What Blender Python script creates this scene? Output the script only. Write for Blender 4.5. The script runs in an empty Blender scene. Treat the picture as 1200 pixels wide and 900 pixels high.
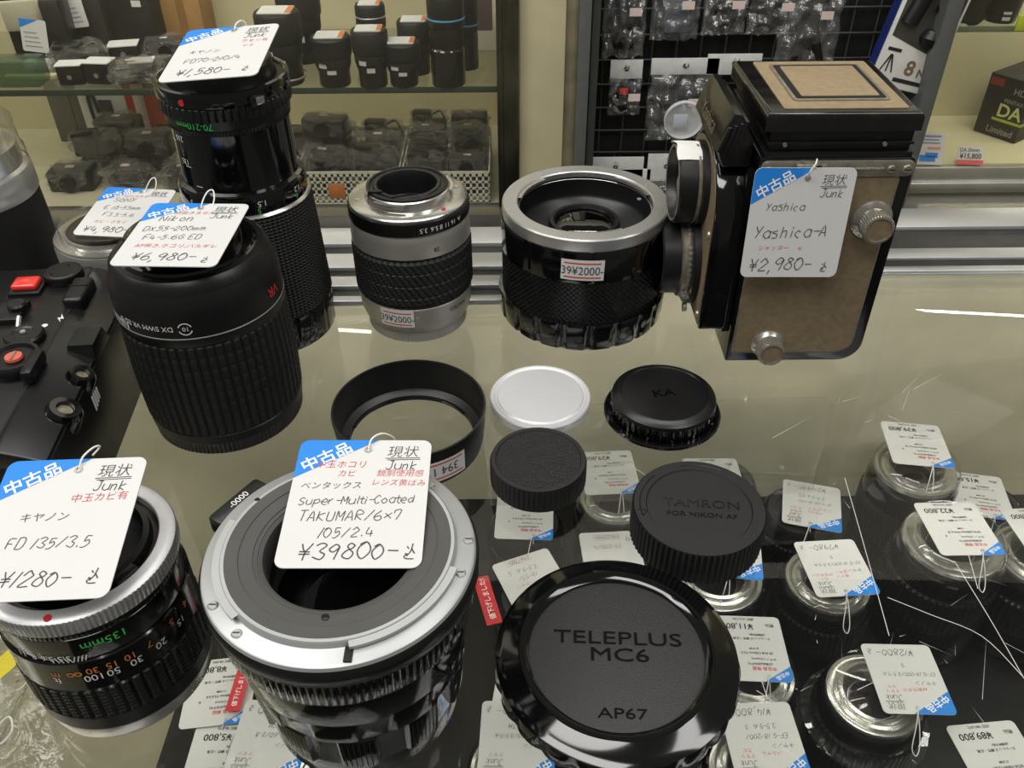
import bpy, bmesh, math, random
from mathutils import Vector, Matrix, Euler, noise
PI = math.pi
random.seed(7)
scn = bpy.context.scene
COL = scn.collection

# ---------------------------------------------------------------- camera, world, lights, exposure
CAM_H, PITCH, ROLL, FPX = 0.284, math.radians(38), math.atan(11/1329), 1020.0
cd = bpy.data.cameras.new('camera'); cd.sensor_width = 36; cd.lens = FPX/1200*36
cd.clip_start = 0.01; cd.clip_end = 50
cam = bpy.data.objects.new('camera', cd); COL.objects.link(cam)
cam.matrix_world = Matrix.Translation((0, 0, CAM_H)) @ Matrix.Rotation(PI/2-PITCH, 4, 'X') @ Matrix.Rotation(-ROLL, 4, 'Z')
scn.camera = cam
w = bpy.data.worlds.new('shop_air'); scn.world = w; w.use_nodes = True
w.node_tree.nodes['Background'].inputs[0].default_value = (1.0, 0.97, 0.90, 1)
w.node_tree.nodes['Background'].inputs[1].default_value = 0.115

def area(name, loc, target, sx, sy, power, color=(1, .98, .94)):
    d = bpy.data.lights.new(name, 'AREA'); d.shape = 'RECTANGLE'; d.size = sx; d.size_y = sy
    d.energy = power; d.color = color
    o = bpy.data.objects.new(name, d); COL.objects.link(o); o.location = loc
    o.rotation_euler = (Vector(target)-Vector(loc)).to_track_quat('-Z', 'Y').to_euler()
    return o
area('ceiling_tube_over_counter', (-0.45, -0.45, 1.6), (0, .25, 0), 1.5, .5, 19)
area('ceiling_tube_right', (1.15, -0.1, 1.6), (.2, .3, 0), .4, 1.5, 13)
area('ceiling_tube_left', (-1.3, 0.2, 1.5), (-.1, .3, 0), .35, 1.3, 12)
area('ceiling_tube_aisle', (0.0, 0.72, 1.75), (0, 1.2, -.2), 1.6, .25, 13)
area('under_glass_fill', (-.1, .43, -.014), (-.1, .56, -.25), 1.6, .015, 1.0)  # added fill lamp, brightens the olive surfaces under the glass; not a shop fitting
area('showcase_tube', (-0.5, 1.2, .25), (-.45, 1.34, -.3), .9, .05, 1.5)
area('showcase_tube_right', (0.9, 1.22, .25), (.9, 1.34, -.3), .5, .05, 2.2)
scn.view_settings.view_transform = 'Standard'; scn.view_settings.look = 'None'
scn.view_settings.exposure = 0.0; scn.view_settings.gamma = 1; scn.view_settings.use_curve_mapping = False
scn.cycles.transparent_max_bounces = 24

# ---------------------------------------------------------------- measuring helpers (real 3-D positions)
_c, _s = math.cos(ROLL), math.sin(ROLL)
def ray(px, py):
    a, b = px-600, py-450
    u, v = (_c*a-_s*b)/FPX, (_s*a+_c*b)/FPX
    cp, sp = math.cos(PITCH), math.sin(PITCH)
    return Vector((u, cp-sp*v, -sp-cp*v))
CAMP = Vector((0, 0, CAM_H))
def at(px, py, z=0.0):
    d = ray(px, py); return CAMP+d*((z-CAM_H)/d.z)
def atY(px, py, Y):
    d = ray(px, py); return CAMP+d*(Y/d.y)
def depth(P): return P.y*math.cos(PITCH)-(P.z-CAM_H)*math.sin(PITCH)
def m_per_px(P): return depth(P)/FPX
def cylhit(px, py, cx, cy, r):
    d = ray(px, py); ox, oy = -cx, -cy
    A = d.x**2+d.y**2; B = 2*(ox*d.x+oy*d.y); Cc = ox*ox+oy*oy-r*r
    t = (-B-math.sqrt(max(B*B-4*A*Cc, 0)))/(2*A); P = CAMP+d*t
    return math.atan2(P.y-cy, P.x-cx), P.z

# ---------------------------------------------------------------- materials
def lin(c):
    return tuple(((x/255)/12.92 if x/255 <= .04045 else ((x/255+.055)/1.055)**2.4) for x in c)
MATS = {}
def M(name, rgb, rough=.5, metal=0., coat=0., var=.06, scale=60., bump=0., bscale=400., spec=.5, rvar=.0):
    if name in MATS: return MATS[name]
    m = bpy.data.materials.new(name); m.use_nodes = True; nt = m.node_tree; N = nt.nodes; L = nt.links
    b = N['Principled BSDF']; col = lin(rgb)
    b.inputs['Roughness'].default_value = rough; b.inputs['Metallic'].default_value = metal
    b.inputs['Coat Weight'].default_value = coat; b.inputs['Coat Roughness'].default_value = .08
    b.inputs['Specular IOR Level'].default_value = spec
    tc = N.new('ShaderNodeTexCoord')
    nz = N.new('ShaderNodeTexNoise'); nz.inputs['Scale'].default_value = scale; nz.inputs['Detail'].default_value = 4
    L.new(tc.outputs['Object'], nz.inputs['Vector'])
    cr = N.new('ShaderNodeValToRGB')
    cr.color_ramp.elements[0].position = .3; cr.color_ramp.elements[1].position = .7
    cr.color_ramp.elements[0].color = tuple(x*(1-var) for x in col)+(1,)
    cr.color_ramp.elements[1].color = tuple(min(1, x*(1+var)) for x in col)+(1,)
    L.new(nz.outputs['Fac'], cr.inputs['Fac']); L.new(cr.outputs['Color'], b.inputs['Base Color'])
    if rvar:
        mr = N.new('ShaderNodeMapRange'); mr.inputs['To Min'].default_value = max(.02, rough-rvar); mr.inputs['To Max'].default_value = rough+rvar
        L.new(nz.outputs['Fac'], mr.inputs['Value']); L.new(mr.outputs['Result'], b.inputs['Roughness'])
    if bump:
        n2 = N.new('ShaderNodeTexNoise'); n2.inputs['Scale'].default_value = bscale; n2.inputs['Detail'].default_value = 3
        L.new(tc.outputs['Object'], n2.inputs['Vector'])
        bp = N.new('ShaderNodeBump'); bp.inputs['Strength'].default_value = bump; bp.inputs['Distance'].default_value = .001
        L.new(n2.outputs['Fac'], bp.inputs['Height']); L.new(bp.outputs['Normal'], b.inputs['Normal'])
    MATS[name] = m; return m
def clear(name, tint=(1, 1, 1), f0=.04, rough=.02, haze=0., hazecol=(230, 232, 235), bump=0., bscale=60.):
    """thin clear sheet or moulding: Schlick mix of see-through and mirror, with a little milkiness"""
    if name in MATS: return MATS[name]
    m = bpy.data.materials.new(name); m.use_nodes = True; nt = m.node_tree; N = nt.nodes; L = nt.links
    N.remove(N['Principled BSDF']); out = N['Material Output']
    geo = N.new('ShaderNodeNewGeometry')
    dot = N.new('ShaderNodeVectorMath'); dot.operation = 'DOT_PRODUCT'
    L.new(geo.outputs['Incoming'], dot.inputs[1])
    gl = N.new('ShaderNodeBsdfGlossy'); gl.inputs['Roughness'].default_value = rough
    if bump:
        tc = N.new('ShaderNodeTexCoord'); nz = N.new('ShaderNodeTexNoise'); nz.inputs['Scale'].default_value = bscale
        nz.inputs['Detail'].default_value = 3
        L.new(tc.outputs['Object'], nz.inputs['Vector']); bp = N.new('ShaderNodeBump'); bp.inputs['Strength'].default_value = bump
        bp.inputs['Distance'].default_value = .01
        L.new(nz.outputs['Fac'], bp.inputs['Height']); L.new(bp.outputs['Normal'], gl.inputs['Normal']); L.new(bp.outputs['Normal'], dot.inputs[0])
    else:
        L.new(geo.outputs['Normal'], dot.inputs[0])
    def mth(op, a, b=None):
        n = N.new('ShaderNodeMath'); n.operation = op
        for i, v in enumerate((a, b)):
            if v is None: continue
            if isinstance(v, (int, float)): n.inputs[i].default_value = v
            else: L.new(v, n.inputs[i])
        return n.outputs[0]
    k = mth('ABSOLUTE', dot.outputs['Value']); k = mth('SUBTRACT', 1., k); k = mth('MAXIMUM', k, 0.); k = mth('POWER', k, 5.)
    k = mth('MULTIPLY', k, 1-f0); k = mth('ADD', k, f0)
    tr = N.new('ShaderNodeBsdfTransparent'); tr.inputs[0].default_value = tuple(tint)+(1,)
    mx = N.new('ShaderNodeMixShader'); L.new(k, mx.inputs[0]); L.new(tr.outputs[0], mx.inputs[1]); L.new(gl.outputs[0], mx.inputs[2])
    last = mx
    if haze:
        df = N.new('ShaderNodeBsdfDiffuse'); df.inputs[0].default_value = lin(hazecol)+(1,)
        m2 = N.new('ShaderNodeMixShader'); m2.inputs[0].default_value = haze
        L.new(mx.outputs[0], m2.inputs[1]); L.new(df.outputs[0], m2.inputs[2]); last = m2
    L.new(last.outputs[0], out.inputs[0]); MATS[name] = m; return m

GLOSS = M('gloss_black_paint', (9, 9, 10), .10, coat=.6, rvar=.04)
SATIN = M('satin_black_metal', (15, 15, 16), .30, rvar=.06)
PLAST = M('black_plastic', (17, 17, 18), .38, bump=.08, bscale=1500, rvar=.05)
MATTE = M('matte_black_plastic', (22, 22, 23), .55, bump=.12, bscale=1800)
RUBB = M('black_rubber', (18, 18, 18), .62, bump=.1, bscale=1200)
BAFF = M('black_baffle', (10, 10, 10), .7)
GREYB = M('dark_grey_baffle', (74, 73, 71), .6, bump=.05, bscale=1800)
CHROME = M('chrome', (212, 210, 204), .22, metal=.88, rvar=.08, scale=30)
STEEL = M('brushed_steel', (200, 200, 198), .38, metal=.85, rvar=.1, scale=25)
MOUNT = M('satin_mount_metal', (188, 190, 190), .46, metal=.6, rvar=.1, scale=18)
SILV = M('silver_plastic', (172, 169, 162), .38, metal=.6)
NICK = M('worn_nickel', (160, 153, 138), .36, metal=.7, var=.18, scale=220, rvar=.12)
KNOB = M('worn_chrome', (196, 192, 182), .26, metal=.85, var=.1, scale=200, rvar=.1)
ALU = M('matt_aluminium', (222, 222, 224), .42, metal=.55, var=.03, scale=900, bump=.1, bscale=2500)
LEATH = M('brown_leatherette', (118, 103, 78), .75, var=.14, scale=300, bump=.3, bscale=1600)
TANL = M('tan_leatherette', (141, 124, 95), .72, var=.10, scale=250, bump=.3, bscale=1500)
GRAIN = M('grained_black_leatherette', (24, 24, 24), .42, bump=1., bscale=1400, var=.3, scale=900)
CARD = M('white_card', (208, 208, 206), .55, var=.012, scale=30)
BLUE = M('blue_print', (28, 128, 216), .5, var=.02)
WHITE = M('white_print', (240, 240, 240), .5, var=.0)
INK = M('pencil_ink', (62, 60, 62), .6, var=.2, scale=500)
BLACKINK = M('black_print', (26, 26, 28), .6)
REDINK = M('red_ink', (206, 52, 62), .6, var=.15, scale=500)
REDP = M('red_print', (200, 44, 50), .5)
GREENP = M('green_print', (60, 190, 80), .5)
ORANGEP = M('orange_print', (214, 122, 52), .5)
WHITEP = M('white_marking', (222, 222, 218), .5)
GOLDP = M('gold_marking', (190, 150, 70), .4)
STRING = M('white_cotton_string', (226, 226, 222), .8)
CREAM = M('cream_laminate', (200, 192, 158), .45, var=.05, scale=8)
CREAMD = M('cream_panel', (182, 174, 142), .5, var=.07, scale=14)
CLEAR = clear('clear_polystyrene', (.97, .975, .975), .08, .02, haze=.004)
FILM = clear('crinkled_cellophane', (.985, .985, .985), .13, .10, haze=.03, bump=1.0, bscale=75)
BAGF = clear('creased_bag_film', (.97, .97, .97), .12, .16, haze=.07, hazecol=(210, 212, 214), bump=1.0, bscale=45)
MILKY = clear('milky_polythene', (.95, .96, .97), .05, .15, haze=.55, hazecol=(236, 238, 240))
GLASS = clear('counter_glass', (.97, .975, .955), .042, .0)
PANE = clear('showcase_pane', (.98, .975, .95), .045, .0, haze=.008)
LENSG = clear('coated_lens_glass', (.35, .30, .36), .10, .02)
TAPE = M('white_tape', (226, 226, 222), .6, bump=.3, bscale=300)

# ---------------------------------------------------------------- mesh builder
class B:
    def __init__(s): s.v = []; s.f = []; s.mi = []
    def add(s, vs, fs, mi=0, T=None):
        o = len(s.v)
        s.v += [tuple(T @ Vector(v)) if T is not None else tuple(v) for v in vs]
        s.f += [tuple(o+i for i in f) for f in fs]; s.mi += [mi]*len(fs); return s
    def lathe(s, prof, n=72, mod=None, mi=0, T=None, loop=False):
        vs = []; fs = []; rows = []
        for k, (r, z) in enumerate(prof):
            if abs(r) < 1e-9: rows.append([len(vs)]); vs.append((0, 0, z)); continue
            row = []
            for i in range(n):
                rr = mod(k, i, r, z) if mod else r
                t = 2*PI*i/n; row.append(len(vs)); vs.append((rr*math.cos(t), rr*math.sin(t), z))
            rows.append(row)
        K = len(rows); pairs = [(k, (k+1) % K) for k in range(K if loop else K-1)]
        for a, b in pairs:
            A, Bq = rows[a], rows[b]
            for i in range(n):
                j = (i+1) % n
                if len(A) == 1 and len(Bq) == 1: continue
                if len(A) == 1: fs.append((A[0], Bq[j], Bq[i]))
                elif len(Bq) == 1: fs.append((A[i], A[j], Bq[0]))
                else: fs.append((A[i], A[j], Bq[j], Bq[i]))
        return s.add(vs, fs, mi, T)
    def box(s, x0, x1, y0, y1, z0, z1, bev=0., mi=0, T=None, seg=2):
        bm = bmesh.new(); bmesh.ops.create_cube(bm, size=1)
        for v in bm.verts: v.co = Vector(((x0+x1)/2+v.co.x*(x1-x0), (y0+y1)/2+v.co.y*(y1-y0), (z0+z1)/2+v.co.z*(z1-z0)))
        if bev: bmesh.ops.bevel(bm, geom=bm.edges[:], offset=bev, segments=seg, profile=.5, affect='EDGES')
        return s.bm(bm, mi, T)
    def bm(s, bm, mi=0, T=None):
        bm.verts.index_update(); vs = [v.co.copy() for v in bm.verts]; fs = [[v.index for v in f.verts] for f in bm.faces]
        bm.free(); return s.add(vs, fs, mi, T)
    def prism(s, pts, z0, z1, mi=0, T=None, bev=0.):
        """extrude a 2-D outline (anticlockwise) from z0 to z1"""
        bm = bmesh.new(); vs = [bm.verts.new((x, y, z0)) for x, y in pts]; f = bm.faces.new(vs)
        r = bmesh.ops.extrude_face_region(bm, geom=[f])
        for v in r['geom']:
            if isinstance(v, bmesh.types.BMVert): v.co.z = z1
        bmesh.ops.recalc_face_normals(bm, faces=bm.faces[:])
        if bev:
            ed = [e for e in bm.edges if abs(e.verts[0].co.z-e.verts[1].co.z) < 1e-9]
            bmesh.ops.bevel(bm, geom=ed, offset=bev, segments=2, profile=.5, affect='EDGES')
        return s.bm(bm, mi, T)
    def cyl(s, p0, p1, r, n=24, mi=0, r1=None, cap=True):
        p0, p1 = Vector(p0), Vector(p1); h = (p1-p0).length
        T = Matrix.Translation(p0) @ (p1-p0).to_track_quat('Z', 'Y').to_matrix().to_4x4()
        r1 = r if r1 is None else r1
        return s.lathe(([(0, 0)] if cap else [])+[(r, 0), (r1, h)]+([(0, h)] if cap else []), n, None, mi, T)
    def tube(s, pts, r, n=8, mi=0, closed=False, T=None):
        pts = [Vector(p) for p in pts]; K = len(pts); vs = []; fs = []
        up = Vector((.13, .29, .95)).normalized()
        for k in range(K):
            a = pts[k-1] if (k or closed) else pts[k]; b = pts[(k+1) % K] if (k < K-1 or closed) else pts[k]
            d = (b-a).normalized(); x = d.cross(up); 
            if x.length < 1e-4: x = d.cross(Vector((1, 0, 0)))
            x.normalize(); y = d.cross(x)
            for i in range(n):
                t = 2*PI*i/n; vs.append(pts[k]+x*r*math.cos(t)+y*r*math.sin(t))
        for k in range(K if closed else K-1):
            for i in range(n):
                j = (i+1) % n; q = ((k+1) % K)*n
                fs.append((k*n+i, k*n+j, q+j, q+i))
        if not closed: fs += [tuple(range(n))[::-1], tuple(range((K-1)*n, K*n))]
        return s.add(vs, fs, mi, T)
    def grid(s, nx, ny, fn, mi=0, T=None):
        vs = [fn(i/nx, j/ny) for j in range(ny+1) for i in range(nx+1)]; q = nx+1
        return s.add(vs, [(j*q+i, j*q+i+1, (j+1)*q+i+1, (j+1)*q+i) for j in range(ny) for i in range(nx)], mi, T)
    def build(s, name, mats, parent=None, loc=None, sharp=35, flip=False):
        me = bpy.data.meshes.new(name); me.from_pydata(s.v, [], [f[::-1] for f in s.f] if flip else s.f)
        mats = mats if isinstance(mats, (list, tuple)) else [mats]
        for m in mats: me.materials.append(m)
        me.polygons.foreach_set('material_index', s.mi)
        me.polygons.foreach_set('use_smooth', [True]*len(s.f)); me.update()
        me.set_sharp_from_angle(angle=math.radians(sharp))
        o = bpy.data.objects.new(name, me); COL.objects.link(o)
        if parent is not None: o.parent = parent
        if loc is not None: o.location = loc
        return o
def tag(o, label=None, cat=None, group=None, kind=None):
    for k, v in (('label', label), ('category', cat), ('group', group), ('kind', kind)):
        if v: o[k] = v
    return o
def thing(name, label, cat, loc=(0, 0, 0), rz=0., group=None):
    o = bpy.data.objects.new(name, None); COL.objects.link(o); o.empty_display_size = .01
    o.location = loc; o.rotation_euler = (0, 0, rz); return tag(o, label, cat, group)
def rrect(x0, x1, y0, y1, r, n=6):
    rs = r if isinstance(r, (list, tuple)) else [r]*4    # BL, BR, TR, TL
    out = []
    for (cx, cy, a0), rr in zip(((x0, y0, PI), (x1, y0, -PI/2), (x1, y1, 0), (x0, y1, PI/2)), rs):
        if rr <= 0: out.append((cx, cy)); continue
        ox = cx+(rr if cx == x0 else -rr); oy = cy+(rr if cy == y0 else -rr)
        out += [(ox+rr*math.cos(a0+PI/2*i/n), oy+rr*math.sin(a0+PI/2*i/n)) for i in range(n+1)]
    return out

# ---------------------------------------------------------------- writing
_tc = {}
def font_geo(txt, off=0.):
    key = (txt, off)
    if key not in _tc:
        d = bpy.data.curves.new('lettering', 'FONT'); d.body = txt; d.size = 1; d.resolution_u = 3; d.offset = off
        d.align_x = 'CENTER'; d.align_y = 'CENTER'
        o = bpy.data.objects.new('lettering', d); COL.objects.link(o)
        me = bpy.data.meshes.new_from_object(o.evaluated_get(bpy.context.evaluated_depsgraph_get()))
        vs = [tuple(v.co) for v in me.vertices]; fs = [tuple(p.vertices) for p in me.polygons]
        bpy.data.objects.remove(o); bpy.data.curves.remove(d); bpy.data.meshes.remove(me)
        if vs:
            cx = (min(v[0] for v in vs)+max(v[0] for v in vs))/2; cy = (min(v[1] for v in vs)+max(v[1] for v in vs))/2
            vs = [(v[0]-cx, v[1]-cy) for v in vs]
        _tc[key] = (vs, fs)
    return _tc[key]
PEN = {'0': '28 06 04 22 44 46 28 07', '1': '38 12', '2': '06 28 37 46 24 02 42', '3': '07 28 47 25 44 32 03', '4': '18 04 44|36 32',
 '5': '18 15 36 44 22 02|18 48', '6': '38 05 03 22 43 35 04', '7': '06 08 48 22', '8': '47 28 17 26 44 32 03 15 36 47', '9': '47 28 06 25 47|47 32',
 '¥': '08 25 48|25 22|05 45|04 44', '-': '05 45', '/': '48 02', '.': '22 23', ',': '22 10', '×': '06 43|46 03',
 'A': '02 28 42|14 34', 'C': '47 28 05 22 43', 'D': '08 02|08 38 45 32 02', 'E': '48 08 02 42|05 35', 'F': '48 08 02|05 35',
 'G': '47 28 05 22 43 45 25', 'J': '18 48|38 33 12 03', 'K': '08 02|47 05 42', 'M': '02 08 24 48 42', 'N': '02 08 42 48', 'O': '28 05 22 45 28',
 'P': '02 08 38 46 05', 'R': '02 08 38 46 05 42', 'S': '47 28 06 44 22 03', 'T': '08 48|28 22', 'U': '08 03 22 43 48', 'V': '08 22 48', 'X': '08 42|48 02', 'Y': '08 25|48 12',
 'a': '45 26 04 22 43|46 42', 'c': '35 26 04 22 32', 'd': '45 26 04 22 44|48 42', 'e': '04 44 36 26 04 22 42', 'h': '08 02|05 26 35 32', 'i': '26 22|28 27', 'k': '08 02|36 04 32',
 'l': '28 22', 'm': '06 02|05 16 25 22|25 36 45 42', 'n': '06 02|05 26 35 32', 'o': '26 04 22 44 26', 'p': '06 00|05 36 44 23 03', 'r': '06 02|04 26 36', 's': '36 16 05 34 32 02',
 't': '28 23 42|06 46', 'u': '06 03 22 43|46 42', 'y': '06 24|46 10', 'x': '06 42|46 02', '込': '07 16|04 14 03 12 42|28 25 13|26 44'}
NARROW = set('1ilt.,-')
def pen_geo(txt, size, slant=.18, wd=.055, rnd=None):
    """single-stroke handwriting; returns verts/faces centred on 0, cap height = size"""
    rnd = rnd or random.Random(hash(len(txt))+ord(txt[0])); vs = []; fs = []; x = 0.; u = size/6.
    for ch in txt:
        if ch == ' ': x += 3*u; continue
        g = PEN.get(ch)
        if ch in NARROW and ch not in '-': x -= .9*u
        if g is None: x += 3*u; continue
        dy = rnd.uniform(-.25, .25)*u; sc = rnd.uniform(.92, 1.08)
        for st in g.split('|'):
            P = [Vector((int(p[0])*.82*u*sc+x+rnd.uniform(-.12, .12)*u, (int(p[1])-2)*u*sc+dy+rnd.uniform(-.12, .12)*u, 0)) for p in st.split()]
            if len(P) > 2:
                Q = []
                for i in range(len(P)-1):
                    a, b, c, d = P[max(i-1, 0)], P[i], P[i+1], P[min(i+2, len(P)-1)]
                    for t in (0, .34, .67):
                        Q.append(.5*((2*b)+(c-a)*t+(2*a-5*b+4*c-d)*t*t+(3*b-a-3*c+d)*t**3))
                P = Q+[P[-1]]
            o = len(vs)
            for i, p in enumerate(P):
                dd = (P[min(i+1, len(P)-1)]-P[max(i-1, 0)]); dd.z = 0
                n = Vector((-dd.y, dd.x, 0)); n = n.normalized()*size*wd*.75 if n.length > 0 else Vector((size*wd, 0, 0))
                for q in (p-n, p+n): vs.append((q.x+q.y*slant, q.y))
            fs += [(o+2*i, o+2*i+2, o+2*i+3, o+2*i+1) for i in range(len(P)-1)]
        x += (3.4 if ch in NARROW else 4.6)*u
    if vs:
        cx = (min(v[0] for v in vs)+max(v[0] for v in vs))/2; cy = size/2
        vs = [(a-cx, b-cy) for a, b in vs]
    return vs, fs
def put(b, geo, size, fn, mi=0):
    """lay 2-D lettering on a surface through fn(x, y) -> point"""
    vs, fs = geo; return b.add([fn(x*size, y*size) for x, y in vs], fs, mi)
def rot2(x, y, a): return x*math.cos(a)-y*math.sin(a), x*math.sin(a)+y*math.cos(a)
def cyl_text(root, name, txt, r, z, th, size, mat, flip=True, off=0., dr=.00012, slope=0., squeeze=1.):
    s = -1 if flip else 1
    b = B()
    put(b, font_geo(txt, off), size, lambda x, y: ((r+dr+slope*s*y)*math.cos(th+s*x*squeeze/r), (r+dr+slope*s*y)*math.sin(th+s*x*squeeze/r), z+s*y))
    return b.build(name, mat, root)
def flat_text(root, name, lines, mat, z, ang=0., cx=0., cy=0., off=0., h=.0, sx=1.):
    """lines = [(text, x, y, size)] on a horizontal face"""
    b = B()
    for t, x, y, s in lines:
        def fn(a, c, x=x, y=y):
            p = rot2(a*sx+x, c+y, ang); return (cx+p[0], cy+p[1], z)
        put(b, font_geo(t, off), s, fn)
    if h:
        vs = list(b.v); n = len(vs); f0 = list(b.f); edges = {}
        for f in f0:
            for i in range(len(f)):
                e = (f[i], f[(i+1) % len(f)]); k = tuple(sorted(e)); edges[k] = None if k in edges else e
        b.v += [(x, y, zz-h) for x, y, zz in vs]
        sides = [(e[1], e[0], e[0]+n, e[1]+n) for e in edges.values() if e]; b.f += sides; b.mi += [0]*len(sides)
    return b.build(name, mat, root)
def sticker(root, r, th, z, wdt, hgt, txt, label=None, flip=False, tilt=0.):
    """white price label wrapped on a barrel, red rules above and below the figures"""
    def fn(x, y, d):
        X, Y = rot2(x, y, tilt); return ((r+d)*math.cos(th+X/r), (r+d)*math.sin(th+X/r), z+Y)
    b = B(); b.grid(8, 2, lambda u, v: fn((u-.5)*wdt, (v-.5)*hgt, .0003))
    st = b.build('price_sticker', CARD, root)
    c = B()
    for yy in (.33, -.36): c.grid(8, 1, lambda u, v: fn((u-.5)*wdt*.86, hgt*yy+(v-.5)*hgt*.06, .00042))
    c.build('rule', REDP, st)
    d = B(); s = -1 if flip else 1
    put(d, font_geo(txt, .0), hgt*.56, lambda x, y: fn(s*x*.86, s*y-hgt*.02, .00042)); d.build('figures', INK, st)
    return st

TW, TH = .0445, .0515
def price_tag(label, tl, tr, bl, body, group=None, loop=None, cat='price tag', printed=False, lab2=None):
    """white card tag with blue corner. body = list of (style, text, x, y, size, colour) in mm from its top left corner; x, y = centre of text"""
    tl, tr, bl = Vector(tl), Vector(tr), Vector(bl)
    ex = (tr-tl).normalized(); wv = (tr-tl).length/TW
    dn = (bl-tl); dn = (dn-ex*dn.dot(ex)).normalized(); n = ex.cross(-dn)
    root = thing('price_tag', label, cat, group=group)
    root.matrix_world = Matrix(((ex.x, -dn.x, n.x, tl.x), (ex.y, -dn.y, n.y, tl.y), (ex.z, -dn.z, n.z, tl.z), (0, 0, 0, 1)))
    k = .001*wv
    W, H = TW*wv, TH*wv
    b = B(); b.prism(rrect(0, W, -H, 0, 3.2*k), -.0004, 0); b.build('card', CARD, root)
    if printed: tri = rrect(0, 13*k, -9*k, 0, [0, 0, 0, 3.2*k]); tri = [(x, y) for x, y in tri]; tri = [(0, -12*k)]+[p for p in tri if p[1] > -8*k and p[0] < 8*k]+[(18*k, 0)]
    else: tri = [(0, -16.6*k)]+[p for p in rrect(0, W, -H, 0, 3.2*k) if p[0] < 3.3*k and p[1] > -3.3*k][::-1]+[(26.5*k, 0)]
    pts = tri if not printed else tri
    # order the outline anticlockwise
    c0 = (sum(p[0] for p in pts)/len(pts), sum(p[1] for p in pts)/len(pts))
    pts = sorted(pts, key=lambda p: math.atan2(p[1]-c0[1], p[0]-c0[0]))
    b = B(); b.add([(x, y, .00008) for x, y in pts], [tuple(range(len(pts)))])
    bc = b.build('blue_corner', BLUE, root)
    b = B(); an = math.radians(31.5)
    if printed: q = ('中古品', 6.2*k, -4.6*k, 3.4*k)
    else: q = ('中古品', 9.6*k, -7.3*k, 6.0*k)
    put(b, font_geo(q[0], .018), q[3], lambda x, y: (q[1]+rot2(x, y, an)[0], q[2]+rot2(x, y, an)[1], .00016)); b.build('lettering', WHITE, bc)
    lay = {}
    for st, txt, x, y, s, colr in body:
        if not txt and st != 'u': continue
        bb = lay.setdefault((colr, st), B()); rn = random.Random(len(txt)*31+int(x*7+y*13))
        if st == 'h':
            s *= 1.7 if txt == '込' else 1.35 if txt[0] == '¥' or txt == 'Junk' else 1.0 if len(txt) > 14 else 1.22
            g = pen_geo(txt, s*k, rnd=rn, wd=.045 if s > 3.6 else .052); sc = 1
        elif st == 'k': g = font_geo(txt, -.012); sc = s*k*1.15
        elif st == 'u': g = ([(-s*.5, -.012*s), (s*.5, .012*s), (s*.5, .012*s+.22), (-s*.5, -.012*s+.22)], [(0, 1, 2, 3)]); sc = k
        else: g = font_geo(txt, .012); sc = s*k*1.15
        a = rn.uniform(-.02, .05) if st in 'hk' else 0
        sh = .14 if st == 'k' else 0.
        put(bb, g, sc, lambda u, v: (x*k+rot2(u+sh*v, v, a)[0], -y*k+rot2(u+sh*v, v, a)[1], .00018))
    names = {'ink': ('handwriting', INK), 'red': ('red_note', REDINK), 'black': ('print', BLACKINK)}
    done = {}
    for (colr, st), bb in lay.items():
        if colr in done: done[colr].add(bb.v, bb.f)
        else: done[colr] = bb
    for colr, bb in done.items(): bb.build(names[colr][0], names[colr][1], root)
    hx, hy = (23.2*k, -4.4*k) if not printed else (15*k, -4*k)
    b = B(); b.lathe([(.0006*wv, .0001), (.0013*wv, .0001), (.0013*wv, .0004), (.0006*wv, .0004)], 16, T=Matrix.Translation((hx, hy, 0))); b.build('eyelet', STEEL, root)
    if loop != 'none':
        P = loop or [(hx, hy, -.0006), (hx+1*k, hy+2*k, .002), (hx+3*k, hy+5.5*k, .0022), (hx+4.5*k, hy+6*k, 0), (hx+3*k, hy+3*k, -.002), (hx+1*k, hy+.5*k, .0012)]
        b = B(); b.tube(smooth(P, 5), .00033, 6); b.build('string', STRING, root)
    return root
def smooth(P, n=6):
    P = [Vector(p) for p in P]; Q = []
    for i in range(len(P)-1):
        a, b, c, d = P[max(i-1, 0)], P[i], P[i+1], P[min(i+2, len(P)-1)]
        for j in range(n):
            t = j/n; Q.append(.5*((2*b)+(c-a)*t+(2*a-5*b+4*c-d)*t*t+(3*b-a-3*c+d)*t**3))
    return Q+[P[-1]]
JUNK = [('k', '現状', 35.2, 5.2, 4.7, 'ink'), ('u', '', 35.2, 8.2, 11.5, 'ink'), ('u', '', 35.6, 8.9, 11, 'ink'), ('h', 'Junk', 35, 11.4, 2.6, 'ink')]

# ---------------------------------------------------------------- lathe surface patterns
def ribs(n, d, duty=2):
    return 4*n, (lambda k, i, r, z: r-d if (i % 4) < duty else r)
def ringp(b, prof, n=96, **k): return b.lathe(prof, n, **k)
def pyramid_grip(b, r0, r1, z0, z1, n, m, d, mi=0, nx=3, shift=0, end=.0):
    seg = n*nx; prof = []; K = m*nx
    for j in range(K+1): t = j/K; prof.append((r0+(r1-r0)*t, z0+(z1-z0)*t))
    def mod(k, i, r, z):
        if k in (0, K): return r-d-end
        return r-d if ((i+shift*(k//nx)) % nx == 0 or k % nx == 0) else r
    return b.lathe(prof, seg, mod, mi)


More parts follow.
